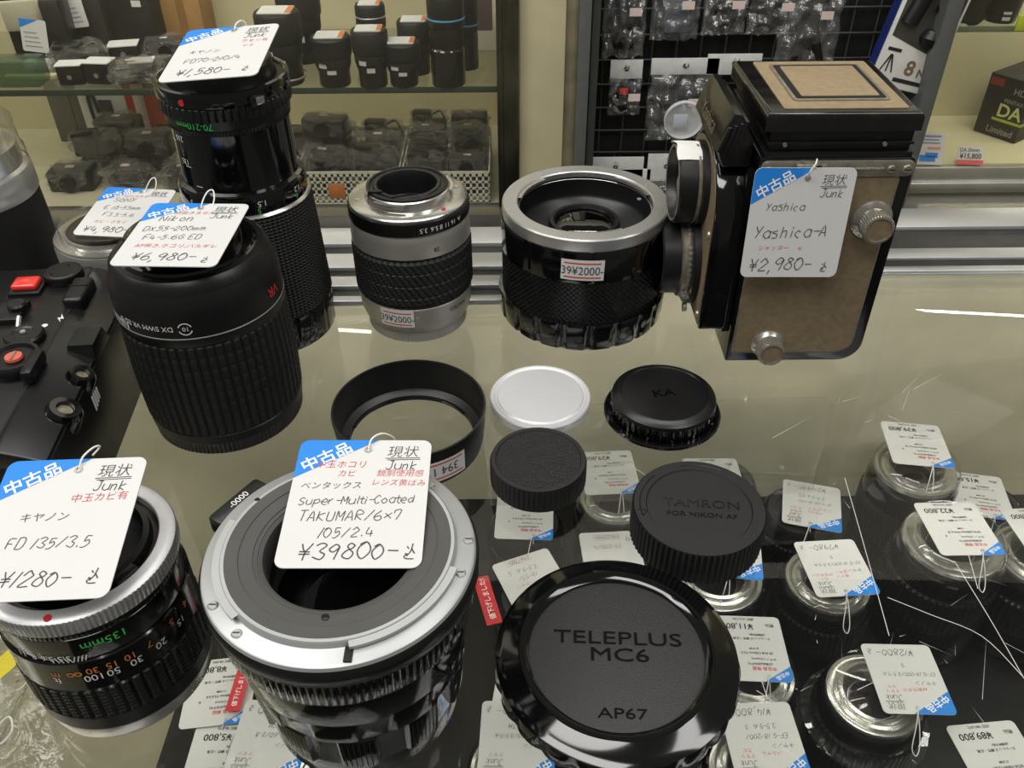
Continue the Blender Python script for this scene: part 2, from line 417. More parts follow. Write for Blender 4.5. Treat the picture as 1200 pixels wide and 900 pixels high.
# ================================================================ SETTING
def struct(name, b, mat, **k):
    o = b.build(name, mat, **k); o['kind'] = 'structure'; return o
FLOORM = M('worn_concrete_floor', (150, 146, 124), .45, var=.16, scale=5, bump=.15, bscale=30)
b = B(); b.box(-2.2, 2.4, -.8, 2.0, -.93, -.90); struct('floor', b, FLOORM)
GREYP = M('grey_enamel', (126, 126, 120), .4, var=.04)
DGREY = M('dark_grey_frame', (62, 63, 64), .4, metal=.3)
MGREY = M('mid_grey_frame', (104, 106, 107), .38, metal=.35)
b = B(); b.box(-2.2, 2.4, 1.60, 1.63, -.9, 1.2); struct('wall_back', b, CREAMD)
# cream pillar and the frames between the two showcases
b = B(); b.box(.0125, .0725, 1.15, 1.50, -.9, .6, .002); struct('trim_1', b, CREAMD)
b = B(); b.box(.0725, .0885, 1.155, 1.50, -.9, .6, .001); struct('trim_2', b, M('olive_edge', (112, 106, 84), .6, var=.35, scale=25))
b = B(); b.box(.0885, .1045, 1.15, 1.24, -.9, .6, .001); struct('trim_3', b, MGREY)
b = B(); b.box(.106, .1165, 1.155, 1.24, -.9, .6, .001); struct('trim_4', b, DGREY)
b = B(); b.box(.546, .566, 1.14, 1.26, -.9, .6, .001); struct('trim_5', b, MGREY)
b = B(); b.box(.1165, .546, 1.235, 1.25, -.9, .6); struct('wall_grid_panel', b, M('black_felt', (12, 12, 12), .8))

b = B(); b.box(-1.3, 1.3, 1.13, 1.15, .60, .90, .002); struct('wall_reflector', b, M('white_reflector', (226, 222, 206), .5))  # unseen board, added to give the far counter glass a pale reflection
# left showcase: side frame, back, floor, glass shelf, glass pane, base
WHITEM = M('white_laminate', (206, 206, 196), .4, var=.03)
t = thing('glass_showcase', 'tall glass showcase with cream back and glass shelf left of the pillar', 'showcase', (0, 1.15, -.9))
def rel(o, t): o.parent = t; o.matrix_parent_inverse = t.matrix_basis.inverted() if False else Matrix.Translation(-Vector(t.location)); return o
b = B(); b.box(-1.15, -.0165, 1.455, 1.47, -.9, .6); rel(b.build('back_panel', CREAM), t)
b = B(); b.box(-1.17, -1.15, 1.15, 1.47, -.9, .6); rel(b.build('side_panel', CREAM), t)
b = B(); b.box(-1.15, -.0165, 1.16, 1.455, -.302, -.287); rel(b.build('bottom_deck', M('pale_deck_laminate', (196, 190, 164), .4)), t)
b = B(); b.box(-1.15, -.0165, 1.165, 1.44, -.126, -.121, .0006)
rel(b.build('glass_shelf', clear('shelf_glass', (.94, .95, .91), .05, .0, haze=.05, hazecol=(130, 136, 116))), t)
b = B(); b.box(-1.15, -.0165, 1.1635, 1.1655, -.1275, -.1195, .0005); rel(b.build('shelf_edge', M('green_glass_edge', (46, 62, 54), .15, coat=.5)), t)
b = B(); b.box(-1.15, -.0165, 1.150, 1.153, -.287, .6); rel(b.build('glass_pane', PANE), t)
b = B(); b.box(-1.15, -.0165, 1.145, 1.16, -.322, -.287, .001); rel(b.build('base_rail', M('grey_base_rail', (92, 92, 86), .4, metal=.4)), t)
b = B(); b.box(-1.15, -.0165, 1.148, 1.156, -.9, -.322); rel(b.build('base_panel', GREYP), t)
b = B(); b.box(-.0165, .0125, 1.14, 1.2, -.9, .6, .002); b.box(-.0135, -.0085, 1.137, 1.141, -.9, .6, .0008)
rel(b.build('corner_post', M('polished_post', (120, 120, 122), .12, metal=1., var=.5, scale=9)), t)

t = thing('cream_showcase', 'cream showcase with empty lower deck at far right', 'showcase', (.8, 1.2, -.9))
b = B(); b.box(.566, 1.25, 1.392, 1.40, -.9, .6); rel(b.build('back_panel', CREAM), t)
b = B(); b.box(.566, 1.25, 1.205, 1.392, -.268, -.253); rel(b.build('bottom_deck', CREAM), t)
b = B(); b.box(.566, 1.25, 1.21, 1.38, -.066, -.061, .0006); rel(b.build('glass_shelf', MATS['shelf_glass']), t)
b = B(); b.box(.566, 1.25, 1.2085, 1.2105, -.0675, -.0595, .0004); rel(b.build('shelf_edge', M('pale_glass_edge', (120, 132, 110), .2)), t)
b = B(); b.box(.42, 1.25, 1.195, 1.205, -.292, -.255, .002); b.box(.42, 1.25, 1.187, 1.197, -.292, -.276, .003); rel(b.build('front_rail', STEEL), t)
b = B(); b.box(.42, 1.25, 1.198, 1.206, -.9, -.292); rel(b.build('base_panel', M('pale_grey_enamel', (168, 167, 160), .4)), t)
b = B(); b.box(.566, 1.25, 1.1995, 1.2025, -.253, .6); rel(b.build('glass_pane', PANE), t)

# the glass counter: top pane, black deck inside, steel edge rails at its rear
t = thing('glass_counter', 'shop counter with a scratched glass top over black display deck', 'counter', (0, .1, -.9))
b = B(); b.box(-1.1, 1.3, -.35, .57, -.008, 0, .0008); rel(b.build('glass_top', GLASS), t)
BLK = M('black_deck_laminate', (11, 11, 11), .35, var=.3, scale=40)
b = B(); b.box(-.245, 1.3, -.35, .5595, -.297, -.285, .001); rel(b.build('display_deck', BLK), t)
b = B(); b.box(-1.1, 1.3, -.35, .56, -.47, -.455, .001); rel(b.build('lower_deck', M('mottled_olive_laminate', (158, 153, 130), .5, var=.10, scale=22)), t)
b = B(); b.box(-1.1, 1.3, .560, .570, -.47, -.0085); rel(b.build('rear_panel', M('mottled_olive_panel', (204, 198, 170), .5, var=.17, scale=11)), t)
RAILS = M('striated_aluminium', (204, 205, 204), .34, metal=.72, var=.12, scale=12, rvar=.14)
DCH = M('dark_channel', (58, 58, 58), .35, metal=.6, var=.3, scale=50)
def rail(x0, x1, ys):
    b = B(); 
    for k, (y0, y1, zt, mi, rd) in enumerate(ys):
        b.box(x0, x1, y0, y1, .0001, zt+.0008, min(rd, .0016), mi)
    return b
ysL = [(.4395, .4465, .0035, 0, .003), (.4465, .456, .001, 1, 0), (.456, .4685, .004, 0, .0015), (.4685, .4775, .0015, 1, 0), (.4775, .496, .0045, 0, .0035), (.496, .507, .002, 1, 0), (.507, .530, .005, 0, .004), (.530, .552, .0025, 1, .001)]
ysR = [(.4690, .4760, .0035, 0, .003), (.4760, .486, .001, 1, 0), (.486, .499, .003, 0, .001), (.499, .526, .001, 1, 0), (.526, .554, .004, 0, .002)]
rel(rail(-1.1, .06, ysL).build('rear_rail', [RAILS, DCH]), t); rel(rail(.06, 1.3, ysR).build('rear_rail', [RAILS, DCH]), t)
b = B(); rs = random.Random(3)
for k in range(210):
    x, y = rs.uniform(.05, .42), rs.uniform(.10, .37)
    a = rs.choice([rs.uniform(-.9, -.5), rs.uniform(.2, 1.9)]); L = rs.choice([.002, .003, .006, .012, .03]); wdt = rs.choice([.00005, .00008, .00012])
    dx, dy = math.cos(a)*L, math.sin(a)*L; nx, ny = -math.sin(a)*wdt, math.cos(a)*wdt
    b.add([(x-nx, y-ny, .00006), (x+dx, y+dy, .00006), (x+nx, y+ny, .00006)], [(0, 1, 2)])
def scr(pts, wdt):
    P = [at(*p, .00006) for p in pts]; q = smooth(P, 5)
    for i in range(len(q)-1):
        d = (q[i+1]-q[i]); n = Vector((-d.y, d.x, 0)).normalized()*wdt; b.add([q[i]-n, q[i+1]-n, q[i+1]+n, q[i]+n], [(0, 1, 2, 3)])
for pts in ([(990, 560), (1010, 630), (1042, 745)], [(1120, 660), (1160, 725), (1200, 795)], [(1040, 700), (1090, 720), (1150, 745), (1198, 792)], [(1135, 650), (1146, 690)]): scr(pts, .00016)
s_ = rel(b.build('scratch_marks', M('glass_scratch', (190, 190, 186), .6)), t); s_['kind'] = 'stuff'

# ================================================================ FOREGROUND: CAPS, RINGS
def c0(x, y): return (x, y, 0)
# textured black rear cap
t = thing('rear_lens_cap', 'small round black lens cap with pebbled top and ribbed rim', 'lens cap', c0(.0117, .2909))
n, md = ribs(60, .0006)
b = B(); b.lathe([(0, .0008), (.0214, .0008), (.0221, .0016), (.0221, .0122), (.0214, .0138), (.0196, .0138), (.0192, .0132)], n, lambda k, i, r, z: md(k, i, r, z) if k in (2, 3) else r)
b.build('rim', MATTE, t)
b = B(); b.lathe([(.0193, .0132), (0, .0132)], 64); b.build('top_disc', GRAIN, t)
# brushed metal push-on cap
t = thing('metal_lens_cap', 'flat round silver metal lens cap lying on the glass', 'lens cap', c0(.0144, .3472))
b = B(); b.lathe([(0, .0004), (.0254, .0004), (.0259, .0010), (.0259, .0046), (.0253, .0054), (.0236, .0054), (.0230, .0050), (.0222, .0050), (.0216, .0056), (0, .0056)], 96); b.build('cap_shell', ALU, t)
# glossy black body cap with KA
t = thing('body_cap', 'glossy black round cap with letters K A on its top', 'body cap', c0(.0757, .3385))
b = B(); b.lathe([(0, .0004), (.0288, .0004), (.0293, .0010), (.0293, .0022), (.0286, .0030), (.0265, .0030)], 96); b.build('flange', GLOSS, t)
n, md = ribs(48, .0011)
b = B(); b.lathe([(.0262, .0028), (.0262, .0095), (.0258, .0100), (.0258, .0106)], n, lambda k, i, r, z: md(k, i, r, z) if k < 2 else r)
b.build('grip_ring', GLOSS, t)
b = B(); b.lathe([(.0260, .0100), (.0257, .0116), (.0222, .0136), (.0214, .0136), (.0210, .0131), (0, .0131)], 96); b.build('top_disc', SATIN, t)
flat_text(t, 'embossed_letters', [('KA', 0, 0, .0072)], GLOSS, .0134, ang=.12, off=.006, h=.0004, sx=1.2)
# Tamron rear cap
t = thing('rear_lens_cap', 'thick black lens cap with coarse ribbed rim and raised lettering', 'lens cap', c0(.0782, .2562))
n, md = ribs(72, .0008)
b = B(); b.lathe([(0, .0008), (.0272, .0008), (.0280, .0016), (.0280, .0172), (.0276, .0178)], n, lambda k, i, r, z: md(k, i, r, z) if k in (2, 3) else r); b.build('rim', MATTE, t)
b = B(); b.lathe([(.0274, .0176), (.0272, .0181), (.0222, .0181), (.0217, .0174), (0, .0174)], 96); b.build('top_disc', MATTE, t)
flat_text(t, 'raised_letters', [('TAMRON', .001, .0020, .0066), ('FOR NIKON AF', .001, -.0045, .0037)], GLOSS, .0177, ang=-.10, off=-.006, h=.0004, sx=1.15)
b = B()
for a0, a1 in ((2.30, 3.35), (1.02, 1.75)):
    P = [(.0247*math.cos(a0+(a1-a0)*i/16), .0247*math.sin(a0+(a1-a0)*i/16), .0182) for i in range(17)]
    b.tube(P, .0003, 6)
b.tube([(.0247*math.cos(3.35), .0247*math.sin(3.35), .0182), (.0222*math.cos(3.25), .0222*math.sin(3.25), .0182), (.0262*math.cos(3.2), .0262*math.sin(3.2), .0182)], .0003, 6)
b.build('turn_arrow', PLAST, t)
# big teleconverter cap
t = thing('converter_cap', 'largest glossy black round cap with raised letters on recessed grey face', 'lens cap', c0(.0374, .1903))
nseg = 180
def sc(k, i, r, z): return r-(.0011*(.5+.5*math.cos(2*PI*i/nseg*22))**3 if k in (1, 2, 3) else 0)
b = B(); b.lathe([(0, .0008), (.0440, .0008), (.0450, .0030), (.0450, .0075), (.0442, .0095), (.0415, .0112), (.0362, .0122), (.0356, .0128), (.0344, .0128), (.0335, .0118), (.0322, .0112), (.0320, .0100)], nseg, sc); b.build('rim', GLOSS, t)
b = B(); b.lathe([(.0321, .0100), (.0316, .0102), (0, .0102)], 128); b.build('face_disc', M('charcoal_crackle_plastic', (42, 42, 43), .5, var=.1, scale=700, bump=.4, bscale=2200), t)
flat_text(t, 'raised_letters', [('TELEPLUS', .0006, .0062, .0079), ('MC6', .0012, -.0010, .0079), ('AP67', .0010, -.0245, .0056)], GLOSS, .0106, ang=-.055, off=.0, h=.0004, sx=1.42)
# lens hood
t = thing('lens_hood', 'wide open black lens hood ring standing on the glass', 'lens hood', c0(-.0490, .3190))
b = B(); b.lathe([(.0318, .0006), (.0342, .0006), (.0350, .004), (.0367, .0215), (.0365, .0225), (.0356, .0225), (.0338, .0065), (.0335, .0055)], 128); b.build('hood_wall', PLAST, t)
b = B(); b.lathe([(.0300, .0015), (.0318, .0006), (.0342, .0006), (.0340, .0062), (.0312, .0052), (.0300, .0045)], 128, loop=True)
for a in (.6, 2.4, 4.2):
    P = [(.0296*math.cos(a+.5*i/10), .0296*math.sin(a+.5*i/10), .0030) for i in range(11)]; b.tube(P, .0007, 6)
b.build('bayonet_ring', PLAST, t)
th, zz = cylhit(522, 534, -.0490, .3190, .0358)
sticker(t, .0359, th, .0105, .0205, .0125, '394 1', flip=True, tilt=.0)

# ================================================================ STANDING LENSES
def hole(root, r, z, depth_, glass_r=None):
    b = B(); b.lathe([(r, z), (r*.96, z-depth_), (0, z-depth_)], 64); b.build('rear_well', BAFF, root)
    if glass_r:
        b = B(); b.lathe([(glass_r, z-depth_*.7), (glass_r*.6, z-depth_*.55), (0, z-depth_*.48)], 48); b.build('rear_element', LENSG, root)

# --- small silver zoom
cx, cy = -.0548, .4296
t = thing('zoom_lens', 'small silver zoom lens with black rubber grip standing on the glass', 'lens', c0(cx, cy))
b = B(); n, md = ribs(90, .0004)
b.lathe([(0, .0005), (.0268, .0005), (.0282, .001), (.0284, .0015), (.0284, .0062), (.0280, .0066)], n, lambda k, i, r, z: md(k, i, r, z) if k in (3, 4) else r); b.build('filter_ring', SILV, t)
b = B(); b.lathe([(.0280, .0064), (.0284, .0070), (.0300, .0100), (.0316, .0150), (.0320, .0240), (.0316, .0246)], 96); b.build('front_barrel', SILV, t)
b = B(); seg = 56*4; m_ = 42
prof = [(.0322+(.0008 if 3 < j < m_-3 else 0), .0246+(.0556-.0246)*j/m_) for j in range(m_+1)]
b.lathe(prof, seg, lambda k, i, r, z: r-.0007 if ((2*i+k) % 8 < 2 or k % 10 == 0) else r); b.build('zoom_grip', RUBB, t, sharp=12)
b = B(); b.lathe([(.0320, .0552), (.0326, .0558), (.0326, .0640), (.0322, .0672), (.0314, .0690)], 96); b.build('rear_barrel', SILV, t)
b = B(); n, md = ribs(100, .00025); b.lathe([(.0314, .0690), (.0324, .0690), (.0326, .0698), (.0326, .0752), (.0322, .0760), (.0300, .0762)], n, lambda k, i, r, z: md(k, i, r, z) if k in (2, 3) else r); b.build('aperture_ring', SATIN, t)
for k, s in enumerate(('A', '16', '11', '8', '5.6', '3.5')):
    th, _ = cylhit((538, 531, 524, 517, 509, 496)[k], 265, cx, cy, .0327); cyl_text(t, 'aperture_number', s, .0327, .0722, th, .0036, WHITEP)
b = B(); b.lathe([(.0300, .0760), (.0314, .0762), (.0314, .0772), (.0302, .0780), (.0232, .0782), (.0228, .0800), (.0226, .0828), (.0218, .0832)], 96)
for k in range(3):
    a = 4.0+k*2.1
    b.grid(10, 1, lambda u, v, a=a: (.0243*math.cos(a+.75*u), .0243*math.sin(a+.75*u), .0806+.0018*v)); b.grid(10, 1, lambda u, v, a=a: ((.0226+.0017*v)*math.cos(a+.75*u), (.0226+.0017*v)*math.sin(a+.75*u), .0824))
b.build('mount', CHROME, t)
for a in (.3, 1.6, 2.6, 3.4):
    b = B(); b.cyl((.0268*math.cos(a), .0268*math.sin(a), .0780), (.0268*math.cos(a), .0268*math.sin(a), .0785), .0013, 16); b.build('screw', STEEL, t)
b = B(); b.cyl((.0275*math.cos(-.75), .0275*math.sin(-.75), .0780), (.0275*math.cos(-.75), .0275*math.sin(-.75), .0787), .0011, 16); b.build('alignment_dot', REDP, t)
b = B(); b.lathe([(.0218, .0828), (.0216, .0842), (.0200, .0846), (.0196, .0838), (.0182, .0838), (.0178, .0844), (.0160, .0844), (.0150, .0820), (.0140, .0720), (0, .0720)], 96); b.build('rear_baffle', PLAST, t)
b = B(); b.box(-.0195, -.012, -.0125, -.0105, .080, .0855, .0004); b.box(-.013, -.004, -.0148, -.0130, .080, .0850, .0004, T=Matrix.Rotation(.35, 4, 'Z')); b.build('aperture_lever', PLAST, t)
th, zz = cylhit(465.5, 374, cx, cy, .0320); sticker(t, .0321, th, .0190, .0190, .0105, '39¥2000-', tilt=.0)
cyl_text(t, 'barrel_marking', '28', .0327, .0600, cylhit(512, 294, cx, cy, .0327)[0], .0032, BLACKINK); cyl_text(t, 'barrel_marking', 'MACRO', .0320, .020, cylhit(537, 368, cx, cy, .0317)[0], .0036, BLACKINK, slope=0)

# --- teleconverter
cx, cy = .0409, .4368
t = thing('teleconverter', 'wide black teleconverter with silver mount ring and diamond knurled barrel', 'teleconverter', c0(cx, cy))
seg = 240
def flt(k, i, r, z): return r-(.0012 if (i % 12) in (0, 1, 2) else 0) if k in (2, 3, 4) else r
b = B(); b.lathe([(.030, .0006), (.0430, .0006), (.0462, .0020), (.0474, .0040), (.0482, .0175), (.0476, .0190), (.0455, .0192)], seg, flt); b.build('front_ring', GLOSS, t)
b = B(); b.lathe([(.0415, .0004), (.0436, .0004), (.0438, .0018)], 96); b.build('front_rim', STEEL, t)
b = B(); m_ = 34
b.lathe([(.0459, .0190+.0255*j/m_) for j in range(m_+1)], 368, lambda k, i, r, z: r-(.0008 if (i+k) % 4 == 0 or (i-k) % 4 == 0 else 0)); b.build('knurled_grip', SATIN, t, sharp=15)
def facet(k, i, r, z): return r-(.0006 if i % 30 in (0, 1) else 0)
b = B(); b.lathe([(.0455, .0440), (.0463, .0448), (.0463, .0618), (.0458, .0630)], seg, facet); b.build('upper_barrel', GLOSS, t)
b = B(); b.lathe([(.0440, .0622), (.0454, .0628), (.0456, .0640), (.0456, .0692), (.0450, .0700), (.0376, .0700), (.0370, .0694), (.0370, .0660), (.0362, .0656)], 128)
b.build('mount_ring', STEEL, t)
for a in (.2, 2.2, 4.4):
    b = B(); b.grid(14, 1, lambda u, v, a=a: ((.0372-.0022*v)*math.cos(a+.8*u), (.0372-.0022*v)*math.sin(a+.8*u), .0692)); b.grid(14, 1, lambda u, v, a=a: (.0350*math.cos(a+.8*u), .0350*math.sin(a+.8*u), .0692-.0016*v), mi=0); b.build('bayonet_claw', CHROME, t)
b = B(); b.lathe([(.0366, .0668), (.0364, .0560), (.0352, .0540), (.0300, .0500), (.0230, .0480), (.0200, .0480)], 96); b.build('inner_baffle', PLAST, t)
b = B(); b.lathe([(.0202, .0480), (.0200, .0570), (.0192, .0585), (.0172, .0585), (.0164, .0570)], 96); b.build('element_ring', SATIN, t)
b = B(); b.lathe([(.0168, .0566), (.0145, .0582), (.0110, .0594), (.0055, .0601), (0, .0603)], 64); b.build('rear_element', LENSG, t)
for px, py in ((635, 203), (758, 217), (651, 272), (749, 233)):
    p = at(px, py, .0702); b = B(); b.cyl((p.x-cx, p.y-cy, .0698), (p.x-cx, p.y-cy, .0703), .0012, 14); b.build('screw', STEEL, t)
th, _ = cylhit(683, 309, cx, cy, .0463); sticker(t, .0464, th, .0530, .0225, .0120, '39¥2000-', tilt=-.02)

# --- FD 70-210
cx, cy = -.1387, .4228
t = thing('zoom_lens', 'tall black 70-210mm zoom lens with red dot behind the matte black zoom lens', 'lens', c0(cx, cy))
n, md = ribs(60, .0004)
b = B(); b.lathe([(0, .0005), (.0335, .0005), (.0352, .0015), (.0360, .003), (.0360, .0215), (.0354, .0225)], 240, lambda k, i, r, z: r-.0004 if (k in (3, 4) and i % 12 < 2) else r); b.build('front_barrel', GLOSS, t)
b = B(); pyramid_grip(b, .0366, .0338, .0225, .0835, 84, 34, .0009); b.build('zoom_grip', RUBB, t)
b = B(); b.lathe([(.0336, .0833), (.0322, .0845), (.0316, .0846)], 96); b.build('silver_band', CHROME, t)
b = B(); b.lathe([(.0314, .0843), (.0321, .0850), (.0321, .0935), (.0312, .0952), (.0285, .0960)], 96); b.build('distance_ring', GLOSS, t)
b = B(); b.lathe([(.0290, .0955), (.0288, .0965), (.0286, .1245), (.0290, .1250)], 96); b.build('zoom_barrel', GLOSS, t)
n, md = ribs(110, .00035); b = B(); b.lathe([(.0288, .1245), (.0296, .1250), (.0296, .1268), (.0290, .1273)], n, lambda k, i, r, z: md(k, i, r, z) if k in (1, 2) else r); b.build('fine_ring', SATIN, t)
b = B(); b.lathe([(.0288, .1270), (.0300, .1276), (.0300, .1320), (.0304, .1325)], 96); b.build('aperture_barrel', SATIN, t)
n, md = ribs(56, .0009, 1); b = B(); b.lathe([(.0302, .1320), (.0315, .1324), (.0316, .1378), (.0308, .1384)], n, lambda k, i, r, z: md(k, i, r, z) if k in (1, 2) else r); b.build('aperture_ring', PLAST, t)
b = B(); b.lathe([(.0308, .1380), (.0316, .1388), (.0318, .1440), (.0314, .1452), (.0300, .1456), (.0292, .1450), (.0290, .1438)], 96); b.build('mount_ring', GLOSS, t)
b = B(); b.lathe([(.0292, .1440), (.0262, .1440), (.0250, .1470), (.0250, .1510), (.0240, .1520), (.0205, .1520), (.0190, .1490), (.0170, .1400), (0, .1400)], 96); b.build('rear_mount', SATIN, t)
th, _ = cylhit(211, 113, cx, cy, .0318); b = B(); b.cyl((.0314*math.cos(th), .0314*math.sin(th), .1414), (.0324*math.cos(th), .0324*math.sin(th), .1414), .0015, 20); b.build('red_dot', REDP, t)
th, _ = cylhit(302, 107, cx, cy, .0318); R = Matrix.Rotation(th, 4, 'Z')
b = B(); b.box(.0310, .0330, -.0055, .0035, .1375, .1425, .0006, T=R); lk = b.build('lock_lever', PLAST, t)
b = B(); b.box(.0325, .0337, -.0026, .0018, .1385, .1420, .0004, T=R); b.build('chrome_button', CHROME, lk)
for s, px, py, r, z, sz, m_ in (('70-210mm', 226, 148, .0301, .1298, .0046, GREENP), ('210', 211, 163, .0288, .1212, .0040, WHITEP), ('135', 219, 194, .0287, .1095, .0040, WHITEP), ('100', 226, 219, .0286, .1000, .0040, WHITEP), ('3', 224, 230, .0322, .0900, .0040, WHITEP), ('2', 257, 234, .0322, .0893, .0040, WHITEP), ('1.5', 305, 230, .0322, .0900, .0042, WHITEP), ('5', 303, 241, .0322, .0866, .0040, GREENP), ('1.2', 346, 214, .0322, .0905, .0040, WHITEP), ('4', 347, 224, .0322, .0868, .0038, GREENP), ('MACRO', 357, 213, .0322, .0893, .0036, GOLDP)):
    th, _ = cylhit(px, py, cx, cy, r-.0002); cyl_text(t, 'scale_marking', s, r, z, th, sz, m_)
b = B()
for px, z in ((212, .1185), (220, .1072), (227, .0978)):
    th, _ = cylhit(px, 190, cx, cy, .0286); b.grid(6, 1, lambda u, v: (.0289*math.cos(th-.06+.14*u), .0289*math.sin(th-.06+.14*u), z+.0004*v))
b.build('scale_line', WHITEP, t)

# --- Nikon 55-200
cx, cy = -.1441, .3453
t = thing('zoom_lens', 'matte black 55-200mm zoom lens with ribbed rubber grip and thin silver line', 'lens', c0(cx, cy))
n, md = ribs(110, .0004); b = B(); b.lathe([(0, .0005), (.0350, .0005), (.0362, .0015), (.0364, .0065), (.0366, .0080)], n, lambda k, i, r, z: md(k, i, r, z) if k in (2, 3) else r); b.build('focus_ring', PLAST, t)
b = B(); b.lathe([(.0362, .0078), (.0370, .0082), (.0370, .0125), (.0366, .0130)], 96); b.build('front_barrel', PLAST, t)
b = B(); K = 48; n = 58*4
def grip(k, i, r, z):
    if k in (0, K): return r-.0010
    if i % 4 == 0: return r-.0010
    if (k % 6) == 0: return r-.00035
    return r
b.lathe([(.0376+(.0007*math.sin(PI*j/K)), .0130+.0515*j/K) for j in range(K+1)], n, grip); b.build('zoom_grip', RUBB, t)
b = B(); b.lathe([(.0372, .0642), (.0376, .0648), (.0376, .0688)], 96); b.build('lower_barrel', PLAST, t)
b = B(); b.lathe([(.0376, .0688), (.0378, .0691), (.0376, .0695)], 96); b.build('silver_line', SILV, t)
b = B(); b.lathe([(.0376, .0695), (.0376, .0800), (.0368, .0850), (.0354, .0885), (.0352, .0890), (.0345, .0925), (.0325, .0945), (.0300, .0948)], 96); b.build('rear_barrel', PLAST, t)
b = B(); b.lathe([(.0305, .0944), (.0290, .0950), (.0285, .0962), (.0265, .0965), (.0240, .0966), (.0240, .1025), (.0232, .1032), (.0205, .1032), (.0190, .1010), (.0180, .0930), (0, .0930)], 96)
for k in range(3):
    a = .4+k*2.1; b.grid(12, 1, lambda u, v, a=a: ((.024+.0022*v)*math.cos(a+.9*u), (.024+.0022*v)*math.sin(a+.9*u), .1012)); b.grid(12, 1, lambda u, v, a=a: (.0262*math.cos(a+.9*u), .0262*math.sin(a+.9*u), .0995+.0017*v))
b.build('mount', GLOSS, t)
th, _ = cylhit(323, 334, cx, cy, .0376); cyl_text(t, 'red_marking', 'VR', .0378, .0765, th-.10, .0068, REDP, off=.01)
th, _ = cylhit(176, 386, cx, cy, .0376); cyl_text(t, 'barrel_lettering', 'DX SWM VR ED IF', .0377, .0745, th-.10, .0036, WHITEP)
th, _ = cylhit(150, 372, cx, cy, .0376); cyl_text(t, 'barrel_lettering', 'Nikon', .0377, .0720, th-.22, .0058, WHITEP)
th, _ = cylhit(217, 386, cx, cy, .0376)
b = B()
for a0 in (.35, PI+.35):
    for i in range(14):
        a, a2 = a0+2.45*i/14, a0+2.45*(i+1)/14
        q = [(ra*math.cos(x), ra*math.sin(x)) for ra, x in ((.0026, a), (.0031, a), (.0031, a2), (.0026, a2))]
        b.add([(.0378*math.cos(th+x/.0376), .0378*math.sin(th+x/.0376), .0745+y) for x, y in q], [(0, 1, 2, 3)])
put(b, font_geo('10'), .0030, lambda x, y: (.0378*math.cos(th-x/.0376), .0378*math.sin(th-x/.0376), .0745-y)); b.build('recycling_mark', WHITEP, t)

# --- Sony kit lens behind the camera
cx, cy = -.2184, .4287
t = thing('zoom_lens', 'short silver zoom lens behind the black camera under a price tag', 'lens', c0(cx, cy))
b = B(); b.lathe([(0, .0005), (.0285, .0005), (.0290, .002), (.0290, .012), (.0286, .013)], 96); b.build('front_barrel', SILV, t)
n, md = ribs(80, .0005); b = B(); b.lathe([(.0284, .013), (.0298, .0135), (.0300, .040), (.0294, .0405)], n, lambda k, i, r, z: md(k, i, r, z) if k in (1, 2) else r); b.build('zoom_grip', SILV, t)
b = B(); b.lathe([(.0290, .0405), (.0303, .0415), (.0305, .0545), (.0300, .0570), (.0285, .0580)], 96); b.build('rear_barrel', SILV, t)
b = B(); b.lathe([(.0290, .0575), (.0302, .0580), (.0298, .0588), (.0240, .0590), (.0238, .0608), (.0228, .0610)], 96); b.build('mount', CHROME, t)
b = B(); b.lathe([(.0264, .0590), (.0262, .0600), (.0260, .0640), (.0256, .0650), (.0200, .0652), (0, .0652)], 64); b.build('rear_cap', CLEAR, t)
b = B(); b.lathe([(.0230, .0606), (.0200, .0612), (.0150, .0600), (0, .0590)], 64); b.build('rear_baffle', SATIN, t)

# --- tall lens at the left edge
cx, cy = -.297, .442
t = thing('long_lens', 'tall black lens with silver collar and clear cap at the left edge', 'lens', c0(cx, cy))
b = B(); pyramid_grip(b, .0350, .0352, .001, .0740, 70, 2, .0004, nx=2); b.build('black_barrel', RUBB, t)
b = B(); b.lathe([(.0352, .0738), (.0356, .0745), (.0356, .0870), (.0350, .0880)], 96); b.build('silver_collar', STEEL, t)
b = B(); b.lathe([(.0346, .0878), (.0322, .0890), (.0318, .1000), (.0250, .1015), (0, .1010)], 96); b.build('mount', CHROME, t)
b = B(); b.lathe([(.0350, .0880), (.0348, .0960), (.0336, .0980), (.0336, .1120), (.0322, .1140), (.0240, .1140), (.0235, .1130), (0, .1130)], 96); b.build('rear_cap', CLEAR, t)
b = B(); P = rrect(-.022, .022, -.03, .03, .003); b.prism(P, 0, .0004, T=Matrix.Translation((cx+.002, cy+.006, .1185)) @ Matrix.Rotation(.25, 4, 'X') @ Matrix.Rotation(.2, 4, 'Z'))
tag(b.build('blank_tag', CARD), 'white card tag lying on the clear cap at left edge', 'price tag')

# --- Canon 135
cx, cy = -.1430, .1925
t = thing('prime_lens', 'black 135mm lens with knurled silver mount ring at lower left', 'lens', c0(cx, cy))
b = B(); b.lathe([(0, .0005), (.0262, .0005), (.0270, .0020), (.0270, .0030), (.0298, .0032), (.0302, .0042), (.0302, .0088), (.0298, .0092)], 128); b.build('chrome_front', CHROME, t)
b = B(); b.lathe([(.0298, .0090), (.0304, .0094), (.0304, .0155), (.0300, .0160)], 128); b.build('front_barrel', SATIN, t)
b = B(); K = 9*3; n = 50*4
b.lathe([(.0307+.0002, .0158+.0165*j/K) for j in range(K+1)], n, lambda k, i, r, z: r-.0009 if (i % 4 == 0 or k in (0, K)) else (r-.0004 if k % 3 == 0 else r)); b.build('focus_grip', SATIN, t)
b = B(); b.lathe([(.0302, .0322), (.0306, .0326), (.0306, .0465), (.0300, .0470)], 128); b.build('distance_ring', GLOSS, t)
